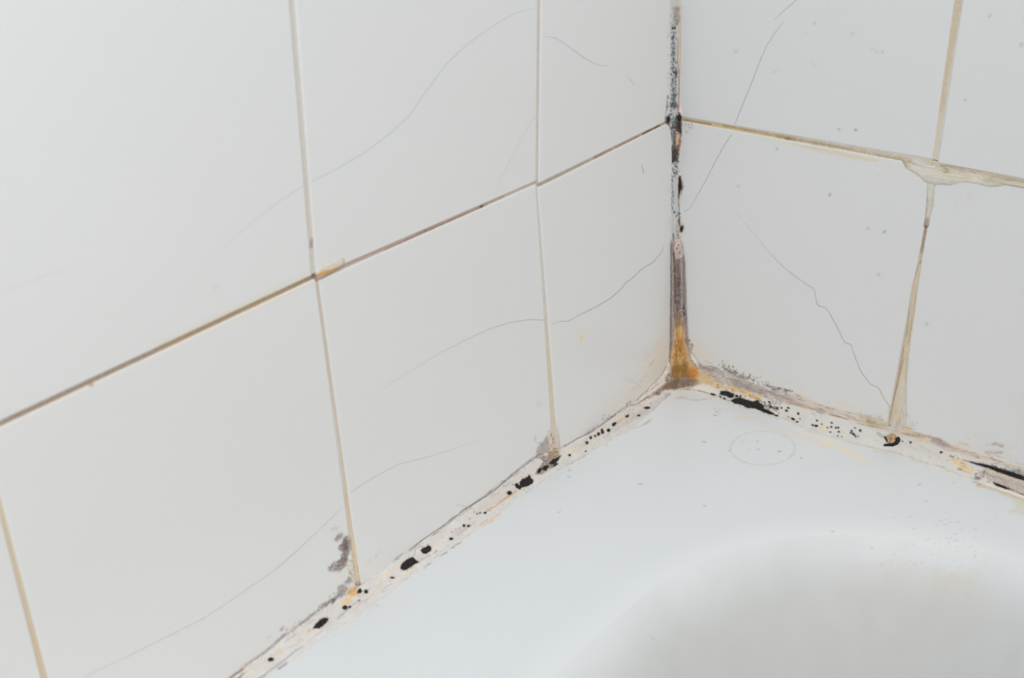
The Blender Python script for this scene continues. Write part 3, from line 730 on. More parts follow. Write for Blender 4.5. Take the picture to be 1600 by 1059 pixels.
MIDL = [(1035, 610), (1005, 635), (960, 667), (900, 702), (855, 730), (800, 764), (740, 812), (660, 864), (600, 912), (520, 965), (440, 1016), (380, 1060)]
UPL = [(1030, 595), (1000, 622), (950, 656), (905, 685), (878, 701), (838, 715), (790, 752), (735, 792), (640, 860), (590, 896), (530, 934), (440, 997), (370, 1054)]
UPR = [(1080, 568), (1130, 584), (1200, 610), (1260, 632), (1330, 654), (1390, 670), (1440, 680), (1500, 705), (1600, 734)]
MIDR = [(1080, 594), (1140, 610), (1200, 632), (1280, 660), (1340, 676), (1400, 692), (1470, 714), (1540, 738), (1620, 765)]
ST('l', MIDL, 13, 150, 6, 26, 1.2, 3.5, [(188, 182, 178), (206, 194, 182), (170, 164, 162), (196, 190, 188)], .6, 401)
ST('lL', UPL, 4, 120, 5, 22, .8, 2, [(140, 132, 130), (160, 150, 146), (116, 108, 106), (190, 176, 164)], .75, 402)
ST('lL', UPL[6:9], 3, 24, 6, 20, .8, 2, [(110, 104, 104), (130, 124, 124)], .8, 403)
ST('r', MIDR, 15, 110, 6, 26, 1.2, 3.5, [(200, 196, 192), (208, 198, 188), (186, 180, 178)], .5, 404)
ST('rR', UPR, 8, 170, 6, 28, .9, 2.6, [(150, 136, 130), (176, 158, 146), (196, 176, 156), (128, 116, 112), (206, 190, 172)], .7, 405)
ST('rR', UPR[:4], 10, 70, 6, 24, .9, 2.6, [(120, 108, 106), (140, 126, 122), (160, 144, 138)], .75, 406)
ST('r', [(1100, 590), (1140, 602), (1190, 622)], 5, 24, 5, 16, .8, 2.2, [(190, 140, 76), (214, 180, 118), (130, 100, 78)], .75, 407)
ST('r', [(1500, 722), (1560, 744), (1620, 766)], 12, 50, 6, 22, .9, 2.6, [(166, 150, 140), (190, 174, 154), (150, 136, 132), (128, 118, 116)], .7, 408)
ST('S', [(1061, 500), (1062, 600)], 14, 80, 8, 26, .8, 2.4, [(150, 104, 46), (176, 124, 60), (120, 84, 40), (206, 166, 104), (196, 130, 58)], .75, 409)
ST('S', [(1060, 385), (1060, 510)], 14, 60, 10, 34, .8, 1.8, [(100, 84, 82), (130, 112, 110), (168, 150, 146), (84, 68, 66)], .6, 410)
P('S', [(1054, 530), (1068, 528), (1074, 560), (1080, 584), (1060, 590), (1050, 580)], (150, 106, 48), .4, soft=4, n=4, g=.6)
ST('g', [(556, 880), (564, 915)], 5, 10, 5, 12, .8, 2, [(150, 132, 118), (190, 170, 146)], .7, 411)
ST('h', [(1420, 262), (1460, 274), (1530, 280), (1600, 288)], 8, 40, 8, 30, .9, 2.4, [(190, 178, 156), (206, 196, 178), (228, 222, 212), (176, 162, 138)], .6, 412)

LOW = [(1020, 642), (985, 668), (935, 697), (880, 728), (800, 782), (720, 843), (640, 898), (595, 922), (560, 948), (500, 988), (440, 1036), (390, 1072)]
ST('lT', LOW, 5, 60, 6, 20, .8, 2, [(176, 172, 166), (160, 156, 150), (190, 180, 168)], .65, 413)
ST('rT', [(1100, 616), (1210, 650), (1340, 694), (1460, 726), (1530, 752)], 5, 40, 6, 20, .8, 1.8, [(186, 180, 172), (196, 186, 170), (170, 164, 158)], .5, 414)




def ell(x, y, w, h, ang=0, n=12):
    a = np.linspace(0, 2 * np.pi, n, endpoint=False); t = math.radians(ang)
    u, v_ = np.cos(a) * w / 2, np.sin(a) * h / 2
    return np.stack([x + u * math.cos(t) - v_ * math.sin(t), y + u * math.sin(t) + v_ * math.cos(t)], 1)


# outlines of the black mould growths on each bead
SPOTS = {'l': [
    (1011, 637, 10.5, 3.6, -4), (998, 649, 5.5, 2.8, 0), (980, 650, 6.5, 3.6, -25), (959, 663, 6.5, 5, -30), (961.5, 661, 3, 3, 0), (951, 672, 6, 5.4, 0),
    (941.5, 675, 5.5, 5, 0), (940.5, 671.5, 3.5, 4, 0), (935, 678, 5, 6, 20), (930, 681, 4, 2.4, 40), (923, 683.5, 4, 5, 0), (917, 691.5, 5.4, 5, 0), (890, 711, 4.6, 4, 0), (915, 705, 2.6, 1.8, 0),
    [(858, 724), (863, 718), (870, 716), (876, 712), (872, 719), (864, 726)],
    [(846, 733), (851, 727), (858, 727), (853, 735)], [(839, 736), (844, 730), (847, 733), (842, 740)], [(864, 729), (867, 723), (872, 724), (868, 728)],
    [(812, 753), (817, 748), (823, 746), (827, 741), (829, 746), (834, 750), (832, 755), (824, 759), (817, 761), (812, 760)],
    [(804, 757), (808, 754), (811, 759), (816, 761), (812, 764), (806, 762)],
    (796, 770, 8, 6, -10), (758, 801, 5, 3, -10), (750, 801, 2.4, 2, 0), (745.5, 802.5, 2.4, 2, 0),
    (725, 821, 5, 4, 20), (732, 821.5, 5, 3.6, -10), (705, 841.5, 7, 4.4, 0),
    [(657, 860), (660, 856), (665, 855), (670, 851), (674, 855), (673, 860), (667, 864), (661, 865)],
    [(626, 885), (629, 879), (636, 874), (644, 870), (650, 875), (655, 878), (648, 881), (640, 887), (631, 891), (626, 889)],
    (613, 902.3, 7, 3, 0),
    [(558, 923), (563, 919), (566, 923), (563, 927), (558, 926)], (572, 924, 6.5, 6, 0),
    (539, 949, 9, 6.5, 0), (546.5, 948, 4.5, 3.4, -20),
    [(489, 981.5), (494, 974), (500, 968), (507, 965), (514, 965.5), (510, 973), (504, 978), (498, 981.5)],
    (423, 1030, 10, 6, -12),
], 'r': [
    [(1124, 615), (1127, 611), (1134, 610), (1141, 613), (1147, 615), (1147, 620), (1141, 622), (1134, 618), (1128, 617)],
    [(1141, 626), (1147, 622), (1156, 621), (1165, 624), (1176, 627), (1184, 625), (1188, 630), (1194, 634), (1193, 638), (1201, 641), (1209, 645), (1211, 648), (1202, 647), (1190, 642), (1180, 638), (1168, 637), (1158, 632), (1148, 630)],
    (1114, 616, 9, 3, 14), (1132, 622.5, 4, 3, 0), (1126, 620, 3.4, 2.2, 0), (1213, 649, 6.5, 2.4, 6), (1151, 618.5, 5, 4, 0), (1157, 619, 3, 3.4, 0),
    (1221, 637, 3.4, 3, 0), (1231.5, 637, 4.4, 2.6, 20), (1229, 641.5, 4, 4, 0), (1214, 638, 4, 3, 0), (1204, 635, 5, 4, 20), (1202, 628, 4, 2.6, 30), (1247.5, 646, 3, 4, 0), (1239, 654.5, 7, 3.4, 20), (1245.5, 659, 3.8, 2.6, 0),
    (1250, 654, 2, 1.8, 0), (1232, 651, 2, 1.6, 0), (1276.5, 657, 3, 3.2, 0), (1270, 664, 4.4, 2.6, 0), (1275.5, 665.3, 6, 3.4, -8), (1284, 662.5, 2, 2, 0), (1293, 668, 2.8, 2, 0),
    (1299.5, 660.5, 3.6, 2.2, 20), (1299, 667, 3.8, 2.6, 20), (1306, 668, 2.2, 3, 0), (1309.5, 668, 3.2, 3, 0), (1310.5, 674.4, 3.2, 2.6, 0), (1297.5, 675, 3, 2, 0), (1309, 681, 2, 2, 0), (1315, 682, 2, 1.6, 0),
    (1344, 672.5, 4.2, 3.4, 0), (1336, 668.5, 2.8, 2, 0), (1330.5, 672.5, 2.6, 2.2, 0), (1329.5, 676, 3, 2.8, 0), (1333, 677.5, 3.6, 3.6, 0), (1335.5, 679.5, 3, 2.6, 0), (1337, 682, 3, 2.4, 0), (1331, 674, 2, 2, 0), (1341, 681.5, 2, 2, 0),
    (1423, 691, 4, 3.2, 0), (1410, 689.5, 2.2, 1.6, 0), (1470.5, 706.5, 4.6, 3.4, 0),
    [(1514, 721), (1530, 724.2), (1545, 726.5), (1556, 730), (1570, 734.5), (1583, 738), (1596, 742.5), (1608, 748), (1608, 752.5), (1590, 747.5), (1572, 741.5), (1556, 736), (1546, 731), (1530, 726.5)],
    [(1552, 754), (1560, 756), (1572, 761), (1578, 764), (1570, 763), (1558, 759)],
], 'V': [
    [(1057, 182), (1062, 178), (1066, 184), (1063, 190), (1059, 190)], [(1041, 184), (1046, 182), (1047, 190), (1043, 193)],
    [(1060.5, 276), (1063, 275), (1064.5, 283), (1065.5, 293), (1062.5, 300), (1060.5, 308), (1060, 292)],
    [(1064, 354), (1067.5, 353.5), (1067, 360), (1063.5, 363), (1062.5, 358)],
]}
for h_, items in SPOTS.items():
    for i_, it in enumerate(items):
        items[i_] = np.array(it, float) if isinstance(it, list) else ell(*it)
        q_ = items[i_]
        P(h_, q_, (126, 108, 96), .6, soft=2.6, n=1.2, g=.4, ns=2)         # brownish rim of the growth
        P(h_, q_, (58, 50, 46), .9, soft=1.2, n=1.3, g=.3, ns=1.6)
        if np.ptp(q_[:, 0]) > 9:
            SP(h_, list(q_) + [q_[0]], 3, int(np.ptp(q_[:, 0]) * 1.2), .5, 1.2, (84, 74, 70), .85, 300 + i_)


# ------------------------------------------------------------------ walls, tiles and grout
DEP = 0.0065
v, f = box((-0.12, -0.95, -0.5), (-DEP, 0.0, 0.75))
wall_left = label(mesh_obj('wall_left', v, f, M_PLA, smooth=False), None, kind='structure')
v, f = box((-0.12, 0.0 + DEP, -0.5), (0.75, 0.12, 0.75))
wall_right = label(mesh_obj('wall_right', v, f, M_PLA, smooth=False), None, kind='structure')


def ln(side, a, b):
    """joint edge through two points seen on the wall, as a 2D line in wall coordinates"""
    ax = 0 if side == 'L' else 1
    A = unp(a, ax); B = unp(b, ax)
    k = (1, 2) if side == 'L' else (0, 2)
    return np.array([A[k[0]], A[2]]), np.array([B[k[0]], B[2]])


def hz(z): return np.array([-1.0, z]), np.array([1.0, z])
def vt(s): return np.array([s, -1.0]), np.array([s, 1.0])
def sh(l, du, dv=0): return l[0] + np.array([du, dv]), l[1] + np.array([du, dv])


def cross(l1, l2):
    a, b = l1; c, d = l2
    r = b - a; s = d - c
    t = ((c - a)[0] * s[1] - (c - a)[1] * s[0]) / (r[0] * s[1] - r[1] * s[0])
    return a + t * r


def wall_pt(side, uv, depth):
    """depth > 0 is out of the wall"""
    out = np.zeros((len(uv), 3))
    if side == 'L':
        out[:, 1] = uv[:, 0]; out[:, 2] = uv[:, 1]; out[:, 0] = depth
    else:
        out[:, 0] = uv[:, 0]; out[:, 2] = uv[:, 1]; out[:, 1] = -depth
    return out


def spaced(length, fine, band, coarse, band2=None):
    band2 = band2 or band
    if band + band2 >= length: return np.linspace(0, 1, max(int(length / fine), 4) + 1)
    a = np.concatenate([np.array([0, .00012, .00028, .0005, .0008, .0012]), np.arange(.0016, band, fine)]) if fine < .003 else np.concatenate([np.array([0, .00012, .00028, .0005, .0008, .0012]), np.arange(.004, band, fine)])
    a2 = a[a < band2]
    mid = np.linspace(band, length - band2, max(int((length - band - band2) / coarse), 1) + 1)
    s = np.concatenate([a, mid, (length - a2)[::-1]])
    return np.unique(s.round(7)) / length


def tile(side, l, r, b, t, fine=True, lab=None):
    parent = wall_left if side == 'L' else wall_right
    c00, c10, c01, c11 = cross(l, b), cross(r, b), cross(l, t), cross(r, t)
    Lu = np.linalg.norm(c10 - c00); Lv = np.linalg.norm(c01 - c00)
    us = spaced(Lu, .00045, .01, .00055) if fine else spaced(Lu, .01, .012, .02)
    vs = spaced(Lv, .00045, .045 if b is Z0 else .012, .0008, .014) if fine else spaced(Lv, .01, .012, .02)
    U, Vv = np.meshgrid(us, vs, indexing='ij')
    uv = ((1 - U) * (1 - Vv))[..., None] * c00 + (U * (1 - Vv))[..., None] * c10 + ((1 - U) * Vv)[..., None] * c01 + (U * Vv)[..., None] * c11
    rad = .0009
    de = np.minimum(np.minimum(U, 1 - U) * Lu, np.minimum(Vv, 1 - Vv) * Lv)
    q = np.clip(de / rad, 0, 1)
    dep = -rad * (1 - np.sqrt(np.maximum(1 - (1 - q) ** 2, 0)))
    nu, nv = len(us), len(vs)
    pts = wall_pt(side, uv.reshape(-1, 2), dep.ravel())
    flip = side == 'L'
    fc = grid_faces(nu, nv, 0, not flip)
    fc = grid_faces(nu, nv, 0, False) if side == 'L' else grid_faces(nu, nv, 0, False)
    # rim and back
    rim = [i * nv for i in range(nu)] + [(nu - 1) * nv + j for j in range(1, nv)] + [i * nv + nv - 1 for i in range(nu - 2, -1, -1)] + [j for j in range(nv - 2, 0, -1)]
    k = len(pts)
    back = pts[rim].copy()
    if side == 'L': back[:, 0] = -DEP + .0002
    else: back[:, 1] = DEP - .0002
    m = len(rim)
    fc += [(rim[i], rim[(i + 1) % m], k + (i + 1) % m, k + i) for i in range(m)]
    fc.append(tuple(range(k, k + m)))
    V = np.concatenate([pts, back])
    o = mesh_obj('tile', V, fc, M_TILE, parent, side if fine else '-')
    if lab: o['label'] = lab
    fix_normals(o)
    return o


def fix_normals(o):
    import bmesh
    bm = bmesh.new(); bm.from_mesh(o.data)
    bmesh.ops.recalc_face_normals(bm, faces=bm.faces)
    bm.to_mesh(o.data); bm.free()


# joint edges as seen
V1u = (ln('L', (841.3, 0), (838.3, 285)), ln('L', (845.8, 0), (842.2, 287)))
V1l = (ln('L', (838.3, 292), (861.5, 655)), ln('L', (840.8, 292), (869, 655)))
V2u = (ln('L', (453, 0), (488, 430)), ln('L', (461.5, 0), (494.5, 425)))
V2l = (ln('L', (495.3, 447), (557, 915)), ln('L', (499.8, 447), (564.5, 915)))
V3l = (ln('L', (-3, 787), (65.5, 1059)), ln('L', (4, 787), (75, 1059)))
V3u = (sh(V2u[0], -.1535), sh(V2u[1], -.1535))
HL1 = (ln('L', (843, 292.5), (1040, 194)), ln('L', (843, 286.5), (1040, 190.5)))   # lower, upper edge
HL2 = (ln('L', (497, 438.5), (838, 287.5)), ln('L', (492, 433.5), (838, 283.5)))
HL3 = (ln('L', (0, 667.5), (490, 436.5)), ln('L', (0, 659), (490, 430)))
VRu = (ln('R', (1492, 0), (1455.5, 258)), ln('R', (1503.5, 0), (1464, 258)))
VRl = (ln('R', (1447.5, 340), (1391, 640)), ln('R', (1450.5, 340), (1399, 640)))
HR1 = (ln('R', (1100, 194.5), (1400, 249)), ln('R', (1100, 189), (1400, 240)))
HR2 = (ln('R', (1480, 266), (1600, 291)), ln('R', (1480, 258), (1600, 281)))
Z0, ZT = hz(.0012), hz(.3135)
CL, CR = vt(-.0009), vt(.0009)
LE4 = vt(-.578); RE2, RE3 = vt(.3015), vt(.4535)

T = {}
T['L1u'] = tile('L', V1u[1], CL, HL1[1], ZT, lab='narrow cut tile above the joint, beside the black corner')
T['L2u'] = tile('L', V2u[1], V1u[0], HL2[1], ZT, lab='upper tile with a long curved crack')
T['L3u'] = tile('L', V3u[1], V2u[0], HL3[1], ZT)
T['L1l'] = tile('L', V1l[1], CL, Z0, HL1[0], lab='narrow cut tile with a jagged crack')
T['L2l'] = tile('L', V2l[1], V1l[0], Z0, HL2[0], lab='lower tile with two faint cracks')
T['L3l'] = tile('L', V3l[1], V2l[0], Z0, HL3[0], lab='lower tile with mould-blotched right edge')
HL4 = (sh(HL3[0], 0), sh(HL3[1], 0))
T['L4u'] = tile('L', LE4, V3u[0], HL4[1], ZT, False)
T['L4l'] = tile('L', LE4, V3l[0], Z0, HL4[0])
T['R1u'] = tile('R', CR, VRu[0], HR1[1], ZT, lab='upper tile with a thin slanting crack')
T['R2u'] = tile('R', VRu[1], RE2, HR2[1], ZT)
T['R1l'] = tile('R', CR, VRl[0], Z0, HR1[0], lab='lower tile with a jagged diagonal crack')
T['R2l'] = tile('R', VRl[1], RE2, Z0, HR2[0])
ZU, ZU2 = hz(.3160), hz(.466)
for l_, r_ in ((V1u[1], CL), (V2u[1], V1u[0]), (V3u[1], V2u[0])):
    tile('L', l_, r_, ZU, ZU2, False)
for l_, r_ in ((CR, VRu[0]), (VRu[1], RE2)):
    tile('R', l_, r_, ZU, ZU2, False)
RE2b = vt(.304)
tile('R', RE2b, RE3, HR2[1], ZT, False); tile('R', RE2b, RE3, Z0, HR2[0], False)


def grout(side, ea, eb, s0, s1, letters, rec=None, wide=.0003):
    """one joint between two tile edges ea, eb, cut by the lines s0, s1"""
    parent = wall_left if side == 'L' else wall_right
    rec = rec or (.0006 if side == 'L' else .00018)
    wide = wide if side == 'L' else .0007
    a0, a1, b0, b1 = cross(ea, s0), cross(ea, s1), cross(eb, s0), cross(eb, s1)
    n = max(int(np.linalg.norm(a1 - a0) / .0005), 4); m = 10
    S, Tt = np.meshgrid(np.linspace(0, 1, n), np.linspace(0, 1, m), indexing='ij')
    A = a0 + (a1 - a0) * S[..., None]; B = b0 + (b1 - b0) * S[..., None]
    d = B - A; d = d / np.linalg.norm(d, axis=2, keepdims=True)
    A = A - d * wide; B = B + d * wide
    uv = (A * (1 - Tt[..., None]) + B * Tt[..., None]).reshape(-1, 2)
    dep = -rec - .0003 * np.sin(np.pi * Tt.ravel()) + .0003 * (fbm(uv[:, 0] * 900, uv[:, 1] * 900, 5) - .5)
    pts = wall_pt(side, uv, dep)
    fc = grid_faces(n, m)
    rim = [i * m for i in range(n)] + [(n - 1) * m + j for j in range(1, m)] + [i * m + m - 1 for i in range(n - 2, -1, -1)] + [j for j in range(m - 2, 0, -1)]
    k = len(pts); back = pts[rim].copy()
    back[:, 0 if side == 'L' else 1] = (-DEP + .0002) if side == 'L' else (DEP - .0002)
    q = len(rim)
    fc += [(rim[i], rim[(i + 1) % q], k + (i + 1) % q, k + i) for i in range(q)]
    fc.append(tuple(range(k, k + q)))
    o = mesh_obj('grout_joint', np.concatenate([pts, back]), fc, M_GRT, parent, letters)
    fix_normals(o)
    return o


grout('L', *HL1, V1u[0], CL, 'g'); grout('L', *HL2, V2u[0], V1u[0], 'g'); grout('L', *HL3, V3u[0], V2u[0], 'g')
grout('L', *HL4, LE4, V3u[0], 'g')
grout('L', *V1u, HL1[1], ZT, 'g'); grout('L', *V1l, Z0, HL2[0], 'g')
grout('L', *V2u, HL3[1], ZT, 'g'); grout('L', *V2l, Z0, HL3[0], 'g')
grout('L', *V3u, HL3[1], ZT, 'g'); grout('L', *V3l, Z0, HL3[0], 'g')
grout('L', ZT, ZU, LE4, CL, 'g')
grout('R', *HR1, CR, VRu[0], 'h'); grout('R', *HR2, VRu[0], RE2, 'h')
grout('R', *VRu, HR1[1], ZT, 'h'); grout('R', *VRl, Z0, HR1[0], 'h')
grout('R', RE2, RE2b, Z0, ZT, 'h')
grout('R', *HR2, RE2b, RE3, 'h')
grout('R', ZT, ZU, CR, RE3, 'h')

# ------------------------------------------------------------------ cracks in the glaze


def crack(t, side, pts, w, col, fade=(1, 1)):
    parent = T[t]
    pts = np.array(pts, float)
    # resample with a slight wander
    d = np.concatenate([[0], np.cumsum(np.linalg.norm(np.diff(pts, axis=0), axis=1))])
    n = max(int(d[-1] / 2.5), 3)
    s = np.linspace(0, d[-1], n)
    q = np.stack([np.interp(s, d, pts[:, 0]), np.interp(s, d, pts[:, 1])], 1)
    q = q + (np.stack([vn(s / 5, s * 0, 3), vn(s / 5, s * 0 + 9, 4)], 1) - .5) * .8
    tg = np.gradient(q, axis=0); tg /= np.linalg.norm(tg, axis=1, keepdims=True) + 1e-9
    nr = np.stack([-tg[:, 1], tg[:, 0]], 1)
    ax = 0 if side == 'L' else 1
    V = []
    out = np.array([1, 0, 0]) if side == 'L' else np.array([0, -1, 0])
    for i in range(n):
        ww = w * (.75 + .5 * vn(np.array([s[i] / 7]), np.array([0.5]), 8)[0]) / 2
        for k, h in ((-1, .00002), (0, .0001), (1, .00002)):
            V.append(unp(q[i] + nr[i] * ww * k, ax) + out * h)
    fc = grid_faces(n, 3, 0, False)
    o = mesh_obj('crack', V, fc, M_TILE, parent, '-')
    al = np.interp(np.linspace(0, 1, n), np.linspace(0, 1, len(fade)), fade)
    c4 = np.zeros((n * 3, 4), np.float32)
    c4[:, :3] = alb(col); c4[:, 3] = np.repeat(al, 3)
    o.data.attributes['dirt_shade'].data.foreach_set('color', c4.ravel())
    return o


crack('L2u', 'L', [(838, 12), (815, 17), (795, 25), (770, 41), (735, 65), (700, 97), (660, 150), (640, 180), (610, 208), (570, 238), (530, 262), (486, 284)], 1.4, (186, 194, 200), (.4, .9, 1, 1, .9))
crack('L3u', 'L', [(478, 287), (440, 312), (390, 350), (340, 395), (310, 418)], 1.5, (188, 194, 199), (.8, .5, .1))
crack('L3u', 'L', [(2, 457), (60, 435), (120, 412)], 1.5, (190, 194, 197), (.4, .4, .0))
crack('L1u', 'L', [(850, 57), (868, 59), (885, 70), (905, 85), (925, 98), (940, 103), (952, 102)], 1.3, (178, 179, 180), (.5, .7, .8, .5))
crack('L1u', 'L', [(980, 120), (986, 126), (992, 133)], 1.2, (178, 178, 178), (.3, .8, .3))
crack('L2u', 'L', [(837, 180), (815, 215), (790, 265), (770, 300)], 1.2, (188, 190, 192), (.5, .3, .4, .2))
crack('L1l', 'L', [(1037, 385), (1033, 395), (1020, 410), (1003, 420), (985, 437), (977, 442), (972, 450), (955, 465), (930, 480), (905, 492), (886, 503), (877, 501), (862, 507)], 1.2, (166, 166, 166), (.7, 1, 1, .9, .6))
crack('L2l', 'L', [(850, 500), (830, 499), (800, 503), (770, 512), (740, 525), (690, 550), (640, 580), (590, 612)], 1.2, (182, 182, 182), (1, .9, .7, .4, .1))
crack('L2l', 'L', [(547, 769), (580, 748), (620, 726), (670, 713), (720, 698), (760, 682)], 1.2, (188, 187, 186), (.9, .8, .5, .1))
crack('L3l', 'L', [(534, 793), (510, 817), (470, 855), (430, 890), (380, 925), (320, 965), (250, 1000), (190, 1030), (130, 1058)], 1.5, (190, 186, 182), (.6, .9, .8, .8, .6))
crack('L1l', 'L', [(1002, 257), (1004, 263), (1006, 271)], 1.3, (150, 150, 150), (.4, 1, .5))
crack('R1u', 'R', [(1246, -2), (1225, 17), (1208, 32)], 1.2, (172, 177, 178), (.9, .9, .4))
crack('R1u', 'R', [(1224, 34), (1210, 52), (1196, 75), (1187, 97), (1178, 120), (1165, 152), (1148, 194)], 1.2, (170, 172, 173), (.5, .9, 1, 1))
crack('R1l', 'R', [(1143, 210), (1133, 225), (1120, 248), (1104, 280), (1090, 305), (1078, 325), (1069, 331)], 1.2, (172, 174, 174), (1, 1, .8, .6))
crack('R1l', 'R', [(1150, 330), (1190, 380), (1200, 392), (1225, 418), (1250, 437), (1272, 452), (1276, 473), (1280, 478), (1291, 481), (1305, 505), (1315, 525), (1320, 535), (1330, 538), (1335, 555), (1345, 580), (1360, 600), (1372, 605), (1380, 620), (1391, 637)], 1.2, (172, 172, 170), (.1, .4, .8, 1, 1, 1, 1))

# ------------------------------------------------------------------ bath tub
TX, TY = 1.6, 0.74
O0, O1 = (0.120, -0.655), (1.49, -0.076)
RC = 0.115


def tub_z(x, y):
    cx, cy = (O0[0] + O1[0]) / 2, (O0[1] + O1[1]) / 2
    hx, hy = (O1[0] - O0[0]) / 2 - RC, (O1[1] - O0[1]) / 2 - RC
    dx = np.abs(x - cx) - hx; dy = np.abs(y - cy) - hy
    sd = np.hypot(np.maximum(dx, 0), np.maximum(dy, 0)) + np.minimum(np.maximum(dx, dy), 0) - RC
    d = -sd
    a, b, s = -.034, .049, 5.0          # the lip rolls over between a and b, then the side falls at slope s
    t = np.clip((d - a) / (b - a), 0, 1)
    z = -s * (b - a) * (t ** 3 - t ** 4 / 2) - s * np.maximum(d - b, 0)
    z = z - np.clip(d + .07, 0, .048) * .03     # the rim drains a little towards the basin
    bot = -.37
    k = .06
    h = np.clip(.5 + .5 * (z - bot) / k, 0, 1)
    return z * h + bot * (1 - h) + k * h * (1 - h)


xs = np.concatenate([np.arange(0, .275, .0009), np.linspace(.28, TX, 70)])
ys = -np.concatenate([np.arange(0, .37, .0009), np.linspace(.375, TY, 34)])
X, Y = np.meshgrid(xs, ys, indexing='ij')
Z = tub_z(X, Y)
lipd = np.minimum(np.minimum(TX - X, TY + Y), .02) / .02
Z = Z - .02 * (1 - np.sqrt(np.maximum(1 - (1 - lipd) ** 2, 0)))
pts = np.stack([X, Y, Z], -1).reshape(-1, 3)
nu, nv = len(xs), len(ys)
fc = grid_faces(nu, nv, 0, True)
rim = [i * nv for i in range(nu)] + [(nu - 1) * nv + j for j in range(1, nv)] + [i * nv + nv - 1 for i in range(nu - 2, -1, -1)] + [j for j in range(nv - 2, 0, -1)]
k = len(pts); back = pts[rim].copy(); back[:, 2] = -.5
q = len(rim)
fc += [(rim[i], k + i, k + (i + 1) % q, rim[(i + 1) % q]) for i in range(q)]
V = np.concatenate([pts, back])
tub = label(bpy.data.objects.new('bathtub', None), 'white enamel bathtub with flat rim and sunken basin', 'bathtub')
C.objects.link(tub)
tub.location = (0, 0, 0)
ZZ = tub_z(pts[:, 0], pts[:, 1])
nf = (nu - 1) * (nv - 1)
low = [all(ZZ[i] < -.004 for i in q_) for q_ in fc[:nf]]
# one smooth shading over the whole bath: normals of the full shape, handed to its parts
full = bpy.data.meshes.new('bath'); full.from_pydata([tuple(p) for p in V], [], fc); full.update()
nrm = np.zeros(len(V) * 3); full.vertices.foreach_get('normal', nrm); nrm = nrm.reshape(-1, 3)
if nrm[len(ys) * 20 + 20, 2] < 0: nrm = -nrm
bpy.data.meshes.remove(full)
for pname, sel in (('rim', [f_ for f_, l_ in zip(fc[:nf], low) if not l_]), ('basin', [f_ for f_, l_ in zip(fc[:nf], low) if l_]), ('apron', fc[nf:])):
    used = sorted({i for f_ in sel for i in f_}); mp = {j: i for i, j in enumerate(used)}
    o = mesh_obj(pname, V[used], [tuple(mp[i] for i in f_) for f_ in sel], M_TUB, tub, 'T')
    if pname == 'basin':        # basin shade painted into the colour as dull grey, deepening past a wavering edge
        vu = V[used]; at = o.data.attributes['dirt_shade']
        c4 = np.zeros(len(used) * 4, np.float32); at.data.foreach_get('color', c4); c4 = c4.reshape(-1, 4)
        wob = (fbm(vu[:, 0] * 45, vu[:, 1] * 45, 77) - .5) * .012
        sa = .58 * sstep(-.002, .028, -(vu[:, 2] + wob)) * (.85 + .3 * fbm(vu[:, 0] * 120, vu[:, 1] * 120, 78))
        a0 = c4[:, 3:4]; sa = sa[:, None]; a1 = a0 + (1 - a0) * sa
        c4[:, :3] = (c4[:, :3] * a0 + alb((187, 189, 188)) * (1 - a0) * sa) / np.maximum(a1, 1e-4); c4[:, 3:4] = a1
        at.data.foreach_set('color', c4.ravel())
    o.data.normals_split_custom_set_from_vertices([tuple(n_) for n_ in nrm[used]])

# ------------------------------------------------------------------ beads of sealant


def resample(pts, n):
    pts = np.array(pts, float)
    d = np.concatenate([[0], np.cumsum(np.linalg.norm(np.diff(pts, axis=0), axis=1))])
    s = np.linspace(0, d[-1], n)
    out = np.stack([np.interp(s, d, pts[:, 0]), np.interp(s, d, pts[:, 1])], 1)
    return out


GEO = {}


